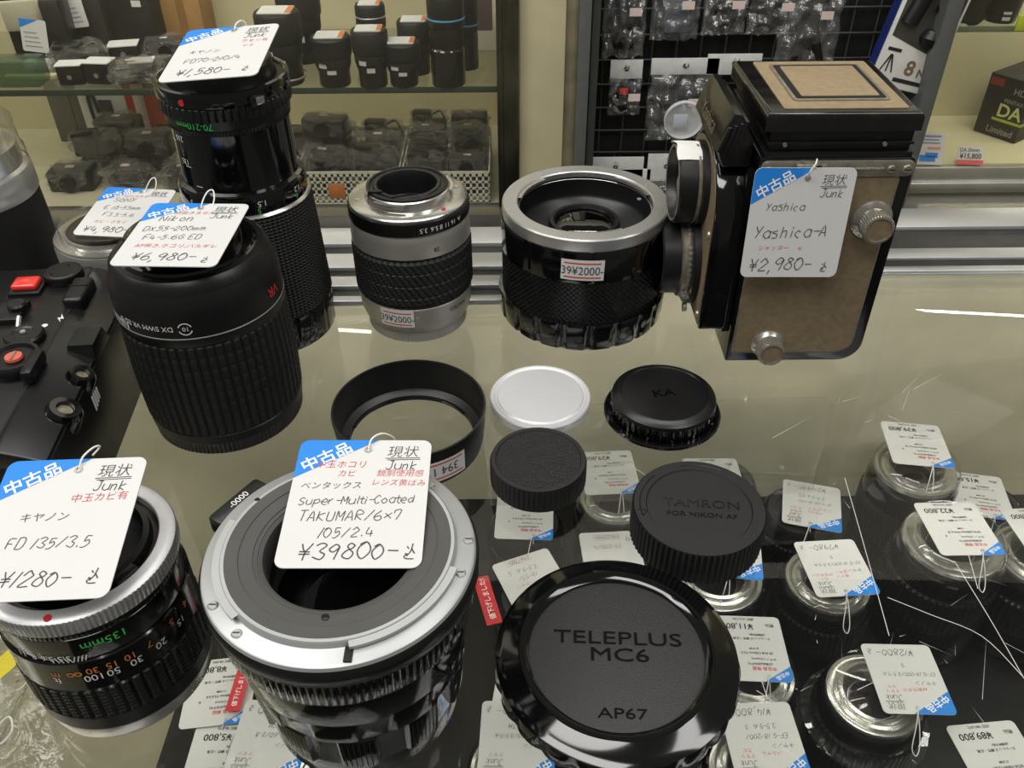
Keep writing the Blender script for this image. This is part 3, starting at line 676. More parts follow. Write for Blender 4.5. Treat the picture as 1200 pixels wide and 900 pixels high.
b = B(); b.lathe([(.0298, .0468), (.0300, .0475), (.0298, .0575), (.0290, .0580)], 128); b.build('fixed_barrel', GLOSS, t)
n, md = ribs(120, .0003); b = B(); b.lathe([(.0288, .0575), (.0298, .0578), (.0300, .0585), (.0300, .0608), (.0296, .0612), (.0285, .0614)], n, lambda k, i, r, z: md(k, i, r, z) if k in (2, 3) else r); b.build('aperture_ring', GLOSS, t)
n, md = ribs(120, .0005); b = B(); b.lathe([(.0285, .0610), (.0308, .0612), (.0313, .0618), (.0313, .0668), (.0309, .0674)], n, lambda k, i, r, z: md(k, i, r, z) if k in (2, 3) else r); b.build('breech_ring', STEEL, t)
b = B(); b.lathe([(.0310, .0672), (.0300, .0680), (.0285, .0682), (.0262, .0684), (.0258, .0680), (.0256, .0640)], 128); b.build('mount_face', ALU, t)
b = B(); b.lathe([(.0258, .0650), (.0235, .0655), (.0230, .0690), (.0212, .0694), (.0200, .0680), (.0185, .0600), (0, .0600)], 96); b.build('rear_mount', SATIN, t)
for a in (-.55, 1.3, 3.2):
    b = B(); b.box(.0225, .0258, -.004, .004, .0660, .0692, .0004, T=Matrix.Rotation(a, 4, 'Z')); b.build('bayonet_claw', SATIN, t)
th, _ = cylhit(47, 721, cx, cy, .0313); b = B(); b.cyl((.0290*math.cos(th), .0290*math.sin(th), .0680), (.0290*math.cos(th), .0290*math.sin(th), .0686), .0012, 16); b.build('red_dot', REDP, t)
for s, px, py, z, sz, m_ in (('135mm', 118, 745, .0535, .0047, GREENP), ('ft', 65, 792, .0383, .0041, WHITEP), ('m', 61, 783, .0415, .0041, ORANGEP), ('∞', 83, 783, .0415, .0056, ORANGEP), ('100', 106, 787, .0385, .0043, WHITEP), ('30', 104, 778, .0420, .0041, ORANGEP), ('50', 129, 778, .0385, .0043, WHITEP), ('15', 125, 768, .0420, .0041, ORANGEP), ('30', 155, 763, .0385, .0043, WHITEP), ('10', 146, 757, .0420, .0041, ORANGEP), ('20', 184, 742, .0385, .0043, WHITEP), ('7', 170, 743, .0420, .0041, ORANGEP), ('15', 206, 715, .0390, .0041, WHITEP), ('5', 196, 717, .0425, .0041, ORANGEP), ('4', 211, 693, .0425, .0046, ORANGEP)):
    r = .0306 if z < .047 else .0300; th, _ = cylhit(px, py, cx, cy, r); cyl_text(t, 'scale_marking', s, r, z, th, sz, m_)
for s, px in (('22', 2), ('16', 12), ('11', 25), ('8', 36), ('5.6', 50), ('3.5', 70)):
    th, _ = cylhit(px, 762, cx, cy, .0300); cyl_text(t, 'aperture_number', s, .0300, .0492, th, .0036, WHITEP)
b = B()
for i, px in enumerate((60, 66, 71, 77, 82, 87, 92, 97, 102)):
    th, _ = cylhit(px, 772, cx, cy, .0300); b.grid(1, 1, lambda u, v: (.0302*math.cos(th-.006+.012*u+.03*(v-.5)*(1 if i > 4 else -1)), .0302*math.sin(th-.006+.012*u+.03*(v-.5)*(1 if i > 4 else -1)), .0472+.0026*v))
b.build('depth_scale', WHITEP, t)

# --- Takumar 6x7
cx, cy = -.0537, .1811
t = thing('prime_lens', 'large glossy black medium format lens with wide silver mount at front centre', 'lens', c0(cx, cy))
b = B(); b.lathe([(0, .0005), (.0300, .0005), (.0325, .0015), (.0332, .0030), (.0332, .0120), (.0336, .0125)], 144); b.build('front_barrel', GLOSS, t)
def sc1(k, i, r, z): return r-(.0013 if (i % 18) < 8 else 0) if k in (1, 2) else r
b = B(); b.lathe([(.0334, .0123), (.0352, .0130), (.0362, .0290), (.0356, .0300)], 180, sc1); b.build('focus_grip', GLOSS, t)
b = B()
for s_ in range(10):
    for j in range(7):
        a = 2*PI*(s_*18+8.7+j*1.35)/180; b.grid(1, 4, lambda u, v: ((.0353+.0010*v+.0002)*math.cos(a+.007*(u-.5)), (.0353+.0010*v+.0002)*math.sin(a+.007*(u-.5)), .0135+.0150*v))
b.build('grip_grooves', BAFF, t)
b = B(); b.lathe([(.0356, .0298), (.0368, .0306), (.0372, .0400), (.0366, .0412)], 144, lambda k, i, r, z: r-(.0012 if (i % 16) < 7 else 0) if k in (1, 2) else r); b.build('distance_ring', GLOSS, t)
b = B(); b.lathe([(.0366, .0408), (.0378, .0416), (.0386, .0540), (.0382, .0560)], 144); b.build('fixed_barrel', GLOSS, t)
n, md = ribs(110, .0006); b = B(); b.lathe([(.0380, .0556), (.0402, .0566), (.0408, .0580), (.0412, .0660), (.0405, .0672)], n, lambda k, i, r, z: md(k, i, r, z) if k in (2, 3) else r); b.build('aperture_ring', GLOSS, t)
b = B(); b.lathe([(.0402, .0668), (.0424, .0690), (.0432, .0720), (.0430, .0748), (.0420, .0762)], 144); b.build('rear_collar', SATIN, t)
b = B(); b.lathe([(.0422, .0758), (.0418, .0772), (.0410, .0778), (.0366, .0780), (.0362, .0783), (.0360, .0800), (.0355, .0806), (.0345, .0806)], 144); b.build('mount', MOUNT, t)
for a in (-1.35, .75, 2.85):
    b = B(); b.grid(20, 1, lambda u, v, a=a: ((.0358+.0022*v)*math.cos(a+1.1*u), (.0358+.0022*v)*math.sin(a+1.1*u), .0803)); b.grid(20, 1, lambda u, v, a=a: (.0380*math.cos(a+1.1*u), .0380*math.sin(a+1.1*u), .0792+.0011*v)); b.build('bayonet_claw', MOUNT, t)
for px, py in ((249, 709), (277, 742), (540, 671), (549, 632)):
    p = at(px, py, .0782); q = B(); q.lathe([(0, .0785), (.0012, .0785), (.0016, .0781)], 16, T=Matrix.Translation((p.x-cx, p.y-cy, 0)), mi=0)
    q.box(p.x-cx-.0010, p.x-cx+.0010, p.y-cy-.0002, p.y-cy+.0002, .0785, .0786, mi=1); q.build('screw', [STEEL, SATIN], t)
p = at(408, 768, .0782); b = B(); b.box(p.x-cx-.0012, p.x-cx+.0012, p.y-cy-.0022, p.y-cy+.0028, .0778, .0786, .0003); b.build('locking_notch', BAFF, t)
b = B(); b.lathe([(.0348, .0804), (.0345, .0806), (.0305, .0804), (.0304, .0801), (.0301, .0801), (.0300, .0802), (.0262, .0798), (.0261, .0795), (.0258, .0795), (.0257, .0796), (.0248, .0793), (.0247, .0790), (.0244, .0790), (.0243, .0791), (.0234, .0786), (.0230, .0770), (.0222, .0600)], 144); b.build('rear_baffle', GREYB, t)
b = B(); b.lathe([(.0226, .0700), (.0222, .0560), (0, .0560)], 64); b.build('rear_well', BAFF, t)
b = B(); b.lathe([(.0222, .0600), (.015, .0625), (.008, .0638), (0, .0642)], 64); b.build('rear_element', LENSG, t)
for px, py in ((302, 586), (381, 723)):
    p = at(px, py, .0803); q = B(); q.lathe([(.0011, .0804), (.0007, .0807), (0, .0807)], 14, T=Matrix.Translation((p.x-cx, p.y-cy, 0))); q.build('screw', SATIN, t)
# the numbered tab at its left shoulder
th = math.radians(148); b = B(); b.box(.0405, .0475, -.011, .011, .0690, .0765, .0015, T=Matrix.Rotation(th, 4, 'Z')); sh = b.build('shoulder_tab', PLAST, t)
b = B(); put(b, font_geo('-0000'), .0034, lambda x, y: (lambda P: (P.x, P.y, P.z))(Matrix.Rotation(th, 4, 'Z') @ Vector((.0440+y, -x, .0767)))); b.build('number', WHITEP, sh)

# ================================================================ TWIN LENS REFLEX
AX, AY = .1163, .3816
t = thing('twin_lens_camera', 'old brown and black twin lens reflex camera standing with lenses facing left', 'camera', c0(AX, AY))
SIDE = Matrix(((1, 0, 0, 0), (0, 0, -1, 0), (0, 1, 0, 0), (0, 0, 0, 1)))     # outline (u, z) extruded along -y
def side_prism(b, pts, y0, y1, mi=0, bev=0): return b.prism(pts, -y1, -y0, mi, T=SIDE, bev=bev)
b = B(); side_prism(b, rrect(0, .0725, .0006, .117, [.0008, .012, .002, .001], 8), 0, .075, bev=.0008); b.build('body_shell', GLOSS, t)
b = B(); side_prism(b, rrect(.0022, .0668, .0062, .1090, [.001, .009, .003, .001], 8), -.0005, 0); b.build('panel_trim', NICK, t)
b = B(); side_prism(b, rrect(.0032, .0658, .0072, .1080, [.001, .008, .003, .001], 8), -.0009, 0); b.build('side_leather', LEATH, t)
b = B(); side_prism(b, rrect(.0004, .0722, .1085, .1163, .0034, 6), -.0016, 0, bev=.0003); pl = b.build('strap_plate', NICK, t)
b = B(); b.box(.0085, .058, -.0021, -.0016, .1122, .1130, .0002); b.build('bright_line', CHROME, pl)
b = B(); b.box(.016, .030, -.0045, -.0016, .1140, .1158, .0005); b.cyl((.0185, -.003, .1158), (.0185, -.003, .1172), .001, 10); b.cyl((.0262, -.0045, .1150), (.0262, -.0005, .1150), .0013, 10); b.build('strap_lug', NICK, pl)
for u, r in ((.0612, .0021), (.0685, .0023), (.0042, .0018)):
    b = B(); b.cyl((u, -.0014, .1122), (u, -.0026, .1122), r, 20, r1=r*.8); b.box(u-r*.7, u+r*.7, -.00275, -.0026, .1120, .1124, mi=1); b.build('screw', [NICK, SATIN], pl)
def knob(u, z, rf, rk, L):
    T = Matrix.Translation((u, -.0008, z)) @ Matrix.Rotation(PI/2, 4, 'X')
    b = B(); n, md = ribs(36, .0004)
    b.lathe([(0, 0), (rf, 0), (rf, .0012), (rf*.86, .0022), (rk*.92, .0030), (rk*.92, .0050)], 48, T=T)
    b.lathe([(rk*.9, .0050), (rk, .0052), (rk, L-.0008), (rk*.95, L), (rk*.80, L+.0002), (rk*.78, L-.0004)], n, lambda k, i, r, z: md(k, i, r, z) if k in (1, 2) else r, T=T)
    kn = b.build('focus_knob', KNOB, t)
    b = B(); b.lathe([(rk*.79, L-.0004), (0, L-.0002)], 40, T=T); b.build('leather_disc', LEATH, kn)
knob(.0582, .0862, .0100, .0076, .0120); knob(.0205, .0130, .0085, .0072, .0110)
# hood
b = B(); b.box(.0015, .0705, .0010, .0745, .1165, .1195, .0005); b.box(.0035, .0690, .0030, .0730, .1195, .1232, .0004); b.box(.0020, .0700, .0015, .0742, .1228, .1242, .0004); b.box(.0030, .0692, .0025, .0735, .1240, .1300, .0006); b.build('hood_base', SATIN, t)
for u in (.010, .056):
    b = B(); b.cyl((u, .0012, .1235), (u, .0002, .1235), .0010, 12); b.build('rivet', NICK, t)
b = B()
bm = bmesh.new(); bmesh.ops.create_cube(bm, size=1)
for v in bm.verts: v.co = Vector((.0355+v.co.x*.0715, .039+v.co.y*.0755, .1338+v.co.z*.0086))
top = [e for e in bm.edges if all(v.co.z > .136 for v in e.verts)]; ver = [e for e in bm.edges if abs(e.verts[0].co.z-e.verts[1].co.z) > .005]
bmesh.ops.bevel(bm, geom=top, offset=.0030, segments=4, profile=.5, affect='EDGES'); b.bm(bm); ld = b.build('hood_lid', M('worn_black_enamel', (16, 15, 15), .2, coat=.5, var=.4, scale=150, rvar=.1), t)
b = B(); b.prism(rrect(.0085, .0655, .0060, .0715, .0015), .1380, .1385); b.build('lid_leather', TANL, ld)
b = B(); b.prism(rrect(.0150, .0600, .0150, .0650, .002), .1384, .1392, bev=.0002); b.build('lid_frame', NICK, ld)
b = B(); b.prism(rrect(.0166, .0584, .0166, .0634, .0014), .1390, .13935); b.build('lid_recess', BAFF, ld)
b = B(); b.prism(rrect(.0195, .0560, .0190, .0610, .0012), .1391, .1397, bev=.0002); b.build('lid_centre', TANL, ld)
# nameplate block above the lenses
b = B(); side_prism(b, [(-.0185, .1180), (-.0150, .1090), (-.0020, .1090), (-.0020, .1225), (-.0095, .1345), (-.0128, .1350), (-.0160, .1290)], .0085, .0660, bev=.001)
for k in range(4): side_prism(b, [(-.0190+.0026*k, .1172-.0018*k), (-.0172+.0026*k, .1168-.0018*k), (-.0135+.0026*k, .1290+.0008*k), (-.0153+.0026*k, .1294+.0008*k)], .0072+.0004*k, .0672-.0004*k, bev=.0003)
npb = b.build('finder_front', M('black_bakelite', (20, 19, 19), .28, coat=.3), t)
b = B(); put(b, font_geo('Yashica', -.012), .0105, lambda x, y: (-.01835+.30*(y+.0003), .0375-x, .1237+.95*y)); b.build('name_letters', NICK, npb)
b = B(); put(b, font_geo('Yashica', -.012), .0034, lambda x, y: (-.0072-y*.55, .025-x, .1318+y*.8)); b.build('small_letters', GOLDP, npb)
# lens board: outline (w, z) extruded along -u
FR = Matrix(((0, 0, -1, 0), (1, 0, 0, 0), (0, 1, 0, 0), (0, 0, 0, 1)))
ob = rrect(.0015, .0735, .0194, .1120, [.003, .003, .030, .030], 10)
b = B(); b.prism(ob, .0030, .0166, T=FR, bev=.0008); bd = b.build('lens_board', GLOSS, t)
b = B(); b.prism(rrect(.0035, .0715, .0215, .1100, [.002, .002, .028, .028], 10), .0166, .0171, T=FR); b.build('board_leather', LEATH, bd)
b = B(); b.box(-.003, .0005, .006, .069, .016, .108); b.build('bellows_plate', SATIN, t)
for w_, z_ in ((.007, .027), (.068, .027), (.007, .074), (.068, .074)):
    b = B(); b.cyl((-.0170, w_, z_), (-.0181, w_, z_), .0022, 16, r1=.0018); b.build('screw', NICK, bd)
def axis_u(z): return Matrix.Translation((-.0168, .0375, z)) @ Matrix.Rotation(-PI/2, 4, 'Y')
T = axis_u(.0880); n, md = ribs(50, .0003)
b = B(); b.lathe([(.0215, 0), (.0215, .0035), (.0205, .0042)], 64, T=T); b.lathe([(.0205, .0040), (.0208, .0046), (.0208, .0056), (.0200, .0060)], 64, mi=1, T=T); b.lathe([(.0200, .0058), (.0205, .0064), (.0205, .0145), (.0196, .0155), (.0182, .0152), (.0176, .0120), (.0165, .0100)], 64, T=T)
vl = b.build('viewing_lens', [PLAST, NICK], t)
b = B(); b.lathe([(.0168, .0100), (.012, .0118), (.006, .0128), (0, .0132)], 48, T=T); b.build('front_element', LENSG, vl)
b = B(); b.lathe([(.0182, .0154), (.0190, .0158), (.0197, .0154)], 64, T=T); b.build('bright_rim', NICK, vl)
b = B()
def tp(u, v):
    a = PI/2-.05+(u-.5)*1.25; r = .0209+.0002*math.sin(u*17+v*5); q = .0025+.0135*v+.0006*math.sin(u*9); return (-.0168-q, .0375+r*math.cos(a), .0880+r*math.sin(a))
b.grid(16, 6, tp); b.add([], []); tb = b.build('white_tape', TAPE, vl)
T = axis_u(.0455)
b = B(); b.lathe([(.0265, 0), (.0265, .0040), (.0258, .0046), (.0230, .0046)], 96, lambda k, i, r, z: r, T=T); b.lathe([(.0232, .0044), (.0236, .0050), (.0236, .0062), (.0228, .0066)], 200, lambda k, i, r, z: r-(.0004 if i % 4 < 2 else 0), mi=1, T=T); b.lathe([(.0222, .0060), (.0224, .0085), (.0200, .0095)], 96, mi=1, T=T)
b.lathe([(.0198, .0090), (.0206, .0098), (.0206, .0185), (.0197, .0195), (.0184, .0190), (.0178, .0150), (.0150, .0130)], 64, T=T); tk = b.build('taking_lens', [PLAST, NICK], t)
b = B(); b.lathe([(.0152, .0130), (.010, .0146), (.005, .0153), (0, .0155)], 48, T=T); b.build('front_element', LENSG, tk)
b = B(); b.box(-.0262, -.0215, .0120, .0175, .0330, .0350, .0004); b.box(-.0258, -.0240, .0100, .0125, .0325, .0362, .0004); b.build('shutter_lever', CHROME, tk)
b = B(); b.cyl((-.0215, .0160, .0255), (-.0235, .0160, .0255), .0026, 20); b.build('flash_socket', CHROME, tk)

# ================================================================ BLACK CAMERA AT THE LEFT
P0 = at(168, 458, 0); P1 = at(139, 534, 0); dv = (P1-P0); dv.z = 0; dv.normalize(); nv = Vector((dv.y, -dv.x, 0))
if nv.x > 0: nv = -nv
# local frame: x runs from the far end towards the viewer along the flat face, y runs away from that face to the left
ZT = .047
t = thing('medium_format_camera', 'boxy black camera with red button, dials and flat smooth side at left edge', 'camera')
t.matrix_world = Matrix(((dv.x, nv.x, 0, P0.x), (dv.y, nv.y, 0, P0.y), (0, 0, 1, 0), (0, 0, 0, 1)))
CAML = .106
CBLK = M('black_crinkle_paint', (20, 20, 21), .36, bump=.15, bscale=1600, rvar=.06)
b = B(); side_prism(b, [(0, .0006), (CAML, .0006), (CAML, .0465), (-.034, .0465)], 0, .012, bev=.0012); b.build('smooth_back', M('smooth_black_plastic', (16, 16, 16), .34, rvar=.05), t)
b = B(); side_prism(b, [(.002, .0006), (CAML, .0006), (CAML, .046), (-.033, .046)], .0115, .075, bev=.001); b.build('body_shell', CBLK, t)
YZ = Matrix(((0, 0, 1, 0), (1, 0, 0, 0), (0, 1, 0, 0), (0, 0, 0, 1)))
b = B(); b.prism([(.0005, .0460), (.0195, .0460), (.0195, .0548), (.0170, .0548), (.0060, .0505), (.0010, .0480)], -.0365, CAML+.001, T=YZ, bev=.0012); b.build('shoulder', M('satin_black_shell', (19, 19, 20), .26, rvar=.05), t)
b = B(); b.box(-.038, CAML, .0200, .078, .0440, .0550, .0012); b.build('top_plate', CBLK, t)
b = B(); b.box(-.036, CAML-.002, .0193, .0202, .0530, .0549); b.build('panel_seam', BAFF, t)
def lp(px, py, z):
    P = at(px, py, z)-P0; return P.dot(dv), P.dot(nv)
zt2 = ZT+.008
x, y = lp(32, 335, zt2+.002); 
b = B(); b.box(x-.0072, x+.0072, y-.0078, y+.0078, zt2-.001, zt2+.002, .001); bs = b.build('button_base', PLAST, t)
b = B(); b.box(x-.0050, x+.0050, y-.0062, y+.0062, zt2+.0015, zt2+.0052, .0016, seg=3); b.build('red_button', M('red_plastic', (222, 52, 40), .25, coat=.6), bs)
x, y = lp(73, 316, zt2+.005)
b = B(); b.lathe([(.0088, 0), (.0094, .001), (.0094, .0040), (.0090, .0050), (.0082, .0052), (.0078, .0055), (0, .0055)], 64, T=Matrix.Translation((x, y, zt2-.0005))); b.build('mode_dial', PLAST, t)
for dx_, dy_ in ((.004, .004), (-.004, -.002)):
    b = B(); b.lathe([(0, .0056), (.0005, .0056), (.0006, .0052)][::-1], 10, T=Matrix.Translation((x+dx_, y+dy_, zt2))); b.build('dial_dot', BAFF, t)
x, y = lp(90, 340, zt2+.004)
b = B(); b.box(x-.012, x+.010, y-.0052, y+.0048, zt2-.006, zt2+.005, .0022, seg=3); lv = b.build('side_lever', PLAST, t)
b = B(); b.box(x-.003, x-.0025, y-.0048, y+.0044, zt2+.0048, zt2+.0053); b.build('lever_notch', BAFF, lv)
x, y = lp(28, 392, zt2+.003)
b = B(); b.lathe([(.0082, 0), (.0088, .001), (.0088, .0035), (.0080, .0046), (.0050, .0048), (.0042, .0042), (0, .0044)], 48, T=Matrix.Translation((x, y, zt2-.0005))); b.build('round_knob', PLAST, t)
b = B(); b.lathe([(0, .0050), (.0012, .0050), (.0014, .0042)][::-1], 16, T=Matrix.Translation((x, y, zt2))); b.build('knob_screw', STEEL, t)
x, y = lp(18, 423, zt2+.003)
b = B(); b.lathe([(.0110, 0), (.0116, .001), (.0116, .005), (.0106, .0066), (.0092, .0066), (.0084, .0048), (.0060, .0045), (0, .0045)], 64, T=Matrix.Translation((x, y, zt2-.0005))); b.box(x-.004, x+.015, y-.0125, y-.0068, zt2, zt2+.0070, .0022); wd = b.build('winding_crank', PLAST, t)
b = B(); b.lathe([(.0038, .0046), (.0036, .0058), (0, .0060)], 24, T=Matrix.Translation((x, y, zt2))); b.build('red_centre', M('red_and_white_enamel', (204, 96, 80), .3), wd)
b = B(); b.box(x-.0032, x+.0032, y-.0005, y+.0005, zt2+.0058, zt2+.0063); b.build('crank_slot', NICK, wd)
x, y = lp(5, 363, zt2+.003)
b = B(); b.box(x-.009, x+.009, y-.009, y+.016, zt2-.001, zt2+.003, .0012); b.build('shoe_block', PLAST, t)
b = B(); b.lathe([(.0042, 0), (.0044, .0022), (.0036, .0032), (0, .0034)], 24, T=Matrix.Translation((x-.001, y-.006, zt2+.0028))); b.build('small_button', PLAST, t)
b = B(); b.tube([(x+.012, y-.012, zt2+.0062), (x+.020, y-.012, zt2+.001), (x+.030, y-.010, zt2+.0005)], .0012, 8); b.build('strap_wire', STEEL, t)
# flash symbol printed near the edge
x, y = lp(54, 379, zt2)
b = B(); put(b, ([(0, 0), (.6, .9), (.35, .2), (.8, .25), (.2, -.9), (.4, -.1)], [(0, 2, 1), (0, 5, 2), (5, 3, 2), (5, 4, 3)]), .0042, lambda a, c: (x-.004+c, y-.004-a, zt2+.0002))
put(b, ([(.5*math.cos(i*PI/6), .5*math.sin(i*PI/6)) for i in range(12)], [tuple(range(12))]), .0030, lambda a, c: (x+.002+c, y-a, zt2+.0002)); b.build('flash_symbol', WHITEP, t)
# fittings on the shoulder between top plate and flat side
for (px, py, z, r) in ((93, 448, ZT-.012, .0052), (59, 490, ZT-.012, .0062)):
    x, y = lp(px, py, ZT-.001)
    b = B(); b.lathe([(r*1.25, -.004), (r*1.2, .004), (r, .006), (r*.6, .006), (r*.55, .004), (0, .004)], 32, T=Matrix.Translation((x, .004, ZT-.001)) @ Matrix.Rotation(.5, 4, 'X')); sk = b.build('round_fitting', GLOSS, t)
    b = B(); b.lathe([(r*.52, .0043), (0, .0046)], 20, T=Matrix.Translation((x, .004, ZT-.001)) @ Matrix.Rotation(.5, 4, 'X')); b.build('socket_screw', NICK, sk)
x, y = lp(100, 402, ZT+.003)
b = B(); b.prism([(-.012, 0), (.012, 0), (.009, .010), (-.006, .010)], -.006, .006, T=Matrix.Translation((x, .006, ZT-.002)) @ Matrix.Rotation(PI/2, 4, 'X'), bev=.001); b.build('hinge_lug', PLAST, t)
b = B()
for k in range(4): b.box(.047+.0022*k, .0482+.0022*k, -.0003, 0, ZT-.0135-.0006*k, ZT-.0075)
b.build('side_mark', WHITEP, t)

# ================================================================ PRICE TAGS ON THE COUNTER
price_tag('price tag hanging on the side of the brown twin lens camera', (.1132, .3765, .1150), (.1605, .3765, .1145), (.1115, .3700, .0600), JUNK+[('h', 'Yashica', 16, 17.5, 2.9, 'ink'), ('h', 'Yashica-A', 20, 29.3, 4.3, 'ink'), ('k', 'シャッター', 13.5, 37, 2.5, 'red'), ('h', '×', 25.5, 37, 2.2, 'red'), ('h', '¥2,980-', 18, 45, 4.4, 'ink'), ('h', '込', 38, 46, 3, 'ink')],
 loop=[(.0247, -.0047, -.0004), (.0250, -.001, .0025), (.0262, .0025, .0030), (.0268, .0045, .0015), (.0258, .0035, .004), (.0238, -.001, .0035), (.0247, -.0047, .0004)])
price_tag('price tag marked 39800 yen lying on the large silver lens mount', (-.0720, .2230, .0861), (-.0275, .2229, .0857), (-.0722, .1719, .0806), JUNK+[('k', '中玉ホコリ', 15, 10.8, 3.0, 'red'), ('k', 'カビ', 17.5, 14.6, 2.7, 'red'), ('k', '鏡胴使用感', 35, 14.6, 2.7, 'red'), ('k', 'レンズ黄ばみ', 35, 18.6, 2.6, 'red'), ('k', 'ペンタックス', 13, 19.8, 2.9, 'ink'), ('h', 'Super-Multi-Coated', 22, 25.8, 3.1, 'ink'), ('h', 'TAKUMAR/6×7', 21, 32, 3.2, 'ink'), ('h', '105/2.4', 20, 38.4, 3.1, 'ink'), ('h', '¥39800-', 22, 45.5, 4.3, 'ink'), ('h', '込', 40.5, 45.5, 3, 'ink')],
 loop=[(.0232, -.0044, -.0004), (.0242, -.001, .0018), (.0275, .0022, .0010), (.031, .0035, -.003), (.030, .002, -.006)])
price_tag('price tag marked 1280 yen lying on the lens at lower left', (-.1642, .2094, .0899), (-.1198, .2115, .0897), (-.1622, .1590, .0815), JUNK+[('k', '中玉カビ有', 33, 15.5, 3.1, 'red'), ('k', 'キヤノン', 18, 22.5, 3.3, 'ink'), ('h', 'FD 135/3.5', 22, 32, 3.1, 'ink'), ('h', '¥1280-', 22, 44.5, 3.7, 'ink'), ('h', '込', 38.5, 44, 3, 'ink')],
 loop=[(.0232, -.0044, -.0004), (.024, -.001, .0018), (.0265, .003, .0020), (.0275, .005, .0), (.025, .003, -.002)])
price_tag('price tag marked 6,980 yen on the matte black 55-200mm lens', (-.1613, .3608, .1075), (-.1168, .3584, .1078), (-.1640, .3094, .1052), JUNK+[('k', 'AF動きません', 22, 8.6, 2.6, 'red'), ('h', 'Nikon', 15.5, 13.6, 3.6, 'ink'), ('h', 'DX55-200mm', 17.5, 22, 3.0, 'ink'), ('h', 'F4-5.6G ED', 19, 29, 3.0, 'ink'), ('k', 'AF鳴き,ホコリ,バルギレ', 23, 36, 2.9, 'red'), ('h', '¥6,980-', 21, 44.5, 4.1, 'ink'), ('h', '込', 38.5, 46, 2.6, 'ink')],
 loop=[(.0232, -.0044, -.0004), (.0236, -.001, .002), (.0250, .003, .0042), (.0272, .004, .0045), (.0282, .001, .002), (.0275, -.003, -.001)])
price_tag('price tag marked 4,980 yen on the short silver lens', (-.2260, .4540, .0720), (-.1862, .4508, .0712), (-.2300, .4082, .0668), [('k', '現状', 35.2, 5.2, 4.7, 'ink'), ('u', '', 35.2, 8.2, 11.5, 'ink'), ('k', 'AFカタカタ', 22, 9.2, 2.6, 'red'), ('h', 'SONY', 17, 13.6, 3.6, 'ink'), ('h', 'E 18-55mm', 18.5, 22, 3.0, 'ink'), ('h', 'F3.5-5.6', 19, 29.5, 3.0, 'ink'), ('k', 'カビ・クモリ', 17, 37, 2.9, 'red'), ('h', '¥4,980-', 18, 45, 4.1, 'ink')],
 loop=[(.0232, -.0044, -.0004), (.0236, -.001, .002), (.0250, .003, .0042), (.0272, .004, .0045), (.0282, .001, .002), (.0275, -.003, -.001)])
price_tag('price tag marked 1580 yen on top of the tall 70-210mm lens', (-.1522, .4298, .1628), (-.1079, .4285, .1662), (-.1532, .3788, .1555), JUNK+[('k', 'クモリ有', 36, 16.5, 2.8, 'red'), ('k', 'ヤケ', 34, 21.5, 2.6, 'red'), ('k', 'キヤノン', 14.5, 24.5, 3.2, 'ink'), ('h', 'FD70-210/4', 20, 33, 3.0, 'ink'), ('h', '¥1,580-', 19, 44, 4, 'ink'), ('h', '込', 38, 44, 2.6, 'ink')])

# ================================================================ LENSES AND TAGS UNDER THE GLASS
DECK = -.285
NAVY = M('dark_navy_plastic', (14, 15, 19), .3, rvar=.06)
def under_lens(label, px, py, rpx, ztop, kind='clear', group='used lenses on the black deck under the glass'):
    P = at(px, py, ztop); r = rpx*m_per_px(P); h = ztop-DECK
    t = thing('used_lens', label, 'lens', (P.x, P.y, DECK))
    body = GLOSS if kind in ('navy', 'clear', 'flange') else SATIN
    capz = .012 if kind in ('clear', 'flange') else .0
    hb = h-capz
    b = B(); b.lathe([(0, .0004), (r*.98, .0004), (r*1.02, .002), (r*1.03, hb*.38), (r*1.0, hb*.40)], 64); b.build('front_barrel', body, t)
    n, md = ribs(52, .0007); b = B(); b.lathe([(r*.99, hb*.39), (r*1.04, hb*.41), (r*1.04, hb*.74), (r*.99, hb*.76)], n, lambda k, i, rr, z: md(k, i, rr, z) if k in (1, 2) else rr); b.build('zoom_grip', SATIN, t)
    b = B(); b.lathe([(r*.99, hb*.755), (r*1.0, hb*.78), (r*.98, hb*.93), (r*.90, hb*.985), (r*.88, hb)], 64); b.build('rear_barrel', body, t)
    if kind == 'flange':
        b = B(); b.lathe([(r*1.0, hb*.60), (r*1.2, hb*.60), (r*1.21, hb*.62), (r*1.0, hb*.63)], 80); b.build('clear_flange', CLEAR, t)
    if kind in ('clear', 'flange'):
        b = B(); b.lathe([(r*.90, hb-.0015), (r*.88, hb+.0012), (r*.80, hb+.0018), (r*.74, hb+.0010), (r*.68, hb+.0016), (r*.66, hb+.0045), (r*.60, hb+.0050), (r*.56, hb+.0038), (r*.52, hb-.001), (r*.44, hb-.006), (0, hb-.006)], 64); b.build('mount', CHROME, t)
        b = B(); b.lathe([(r*.42, hb-.0055), (r*.2, hb-.003), (0, hb-.002)], 40); b.build('rear_element', LENSG, t)
        b = B(); b.lathe([(r*.94, hb-.004), (r*.93, hb+.005), (r*.86, hb+.010), (r*.80, hb+.0118), (r*.74, hb+.0105), (0, hb+.0105)], 64); b.build('rear_cap', CLEAR, t)
        for k in range(12):
            a = PI*k/6; b = B(); b.box(r*.895, r*.955, -.0012, .0012, hb-.003, hb+.006, .0005, T=Matrix.Rotation(a, 4, 'Z'))
        b.build('cap_rib', CLEAR, t)
    else:
        n, md = ribs(48, .0007); b = B(); b.lathe([(r*.9, hb-.010), (r*.90, hb-.002), (r*.84, hb), (r*.66, hb), (r*.64, hb-.001), (0, hb-.001)], n, lambda k, i, rr, z: md(k, i, rr, z) if k in (0, 1) else rr); b.build('rear_cap', MATTE, t)
    return t
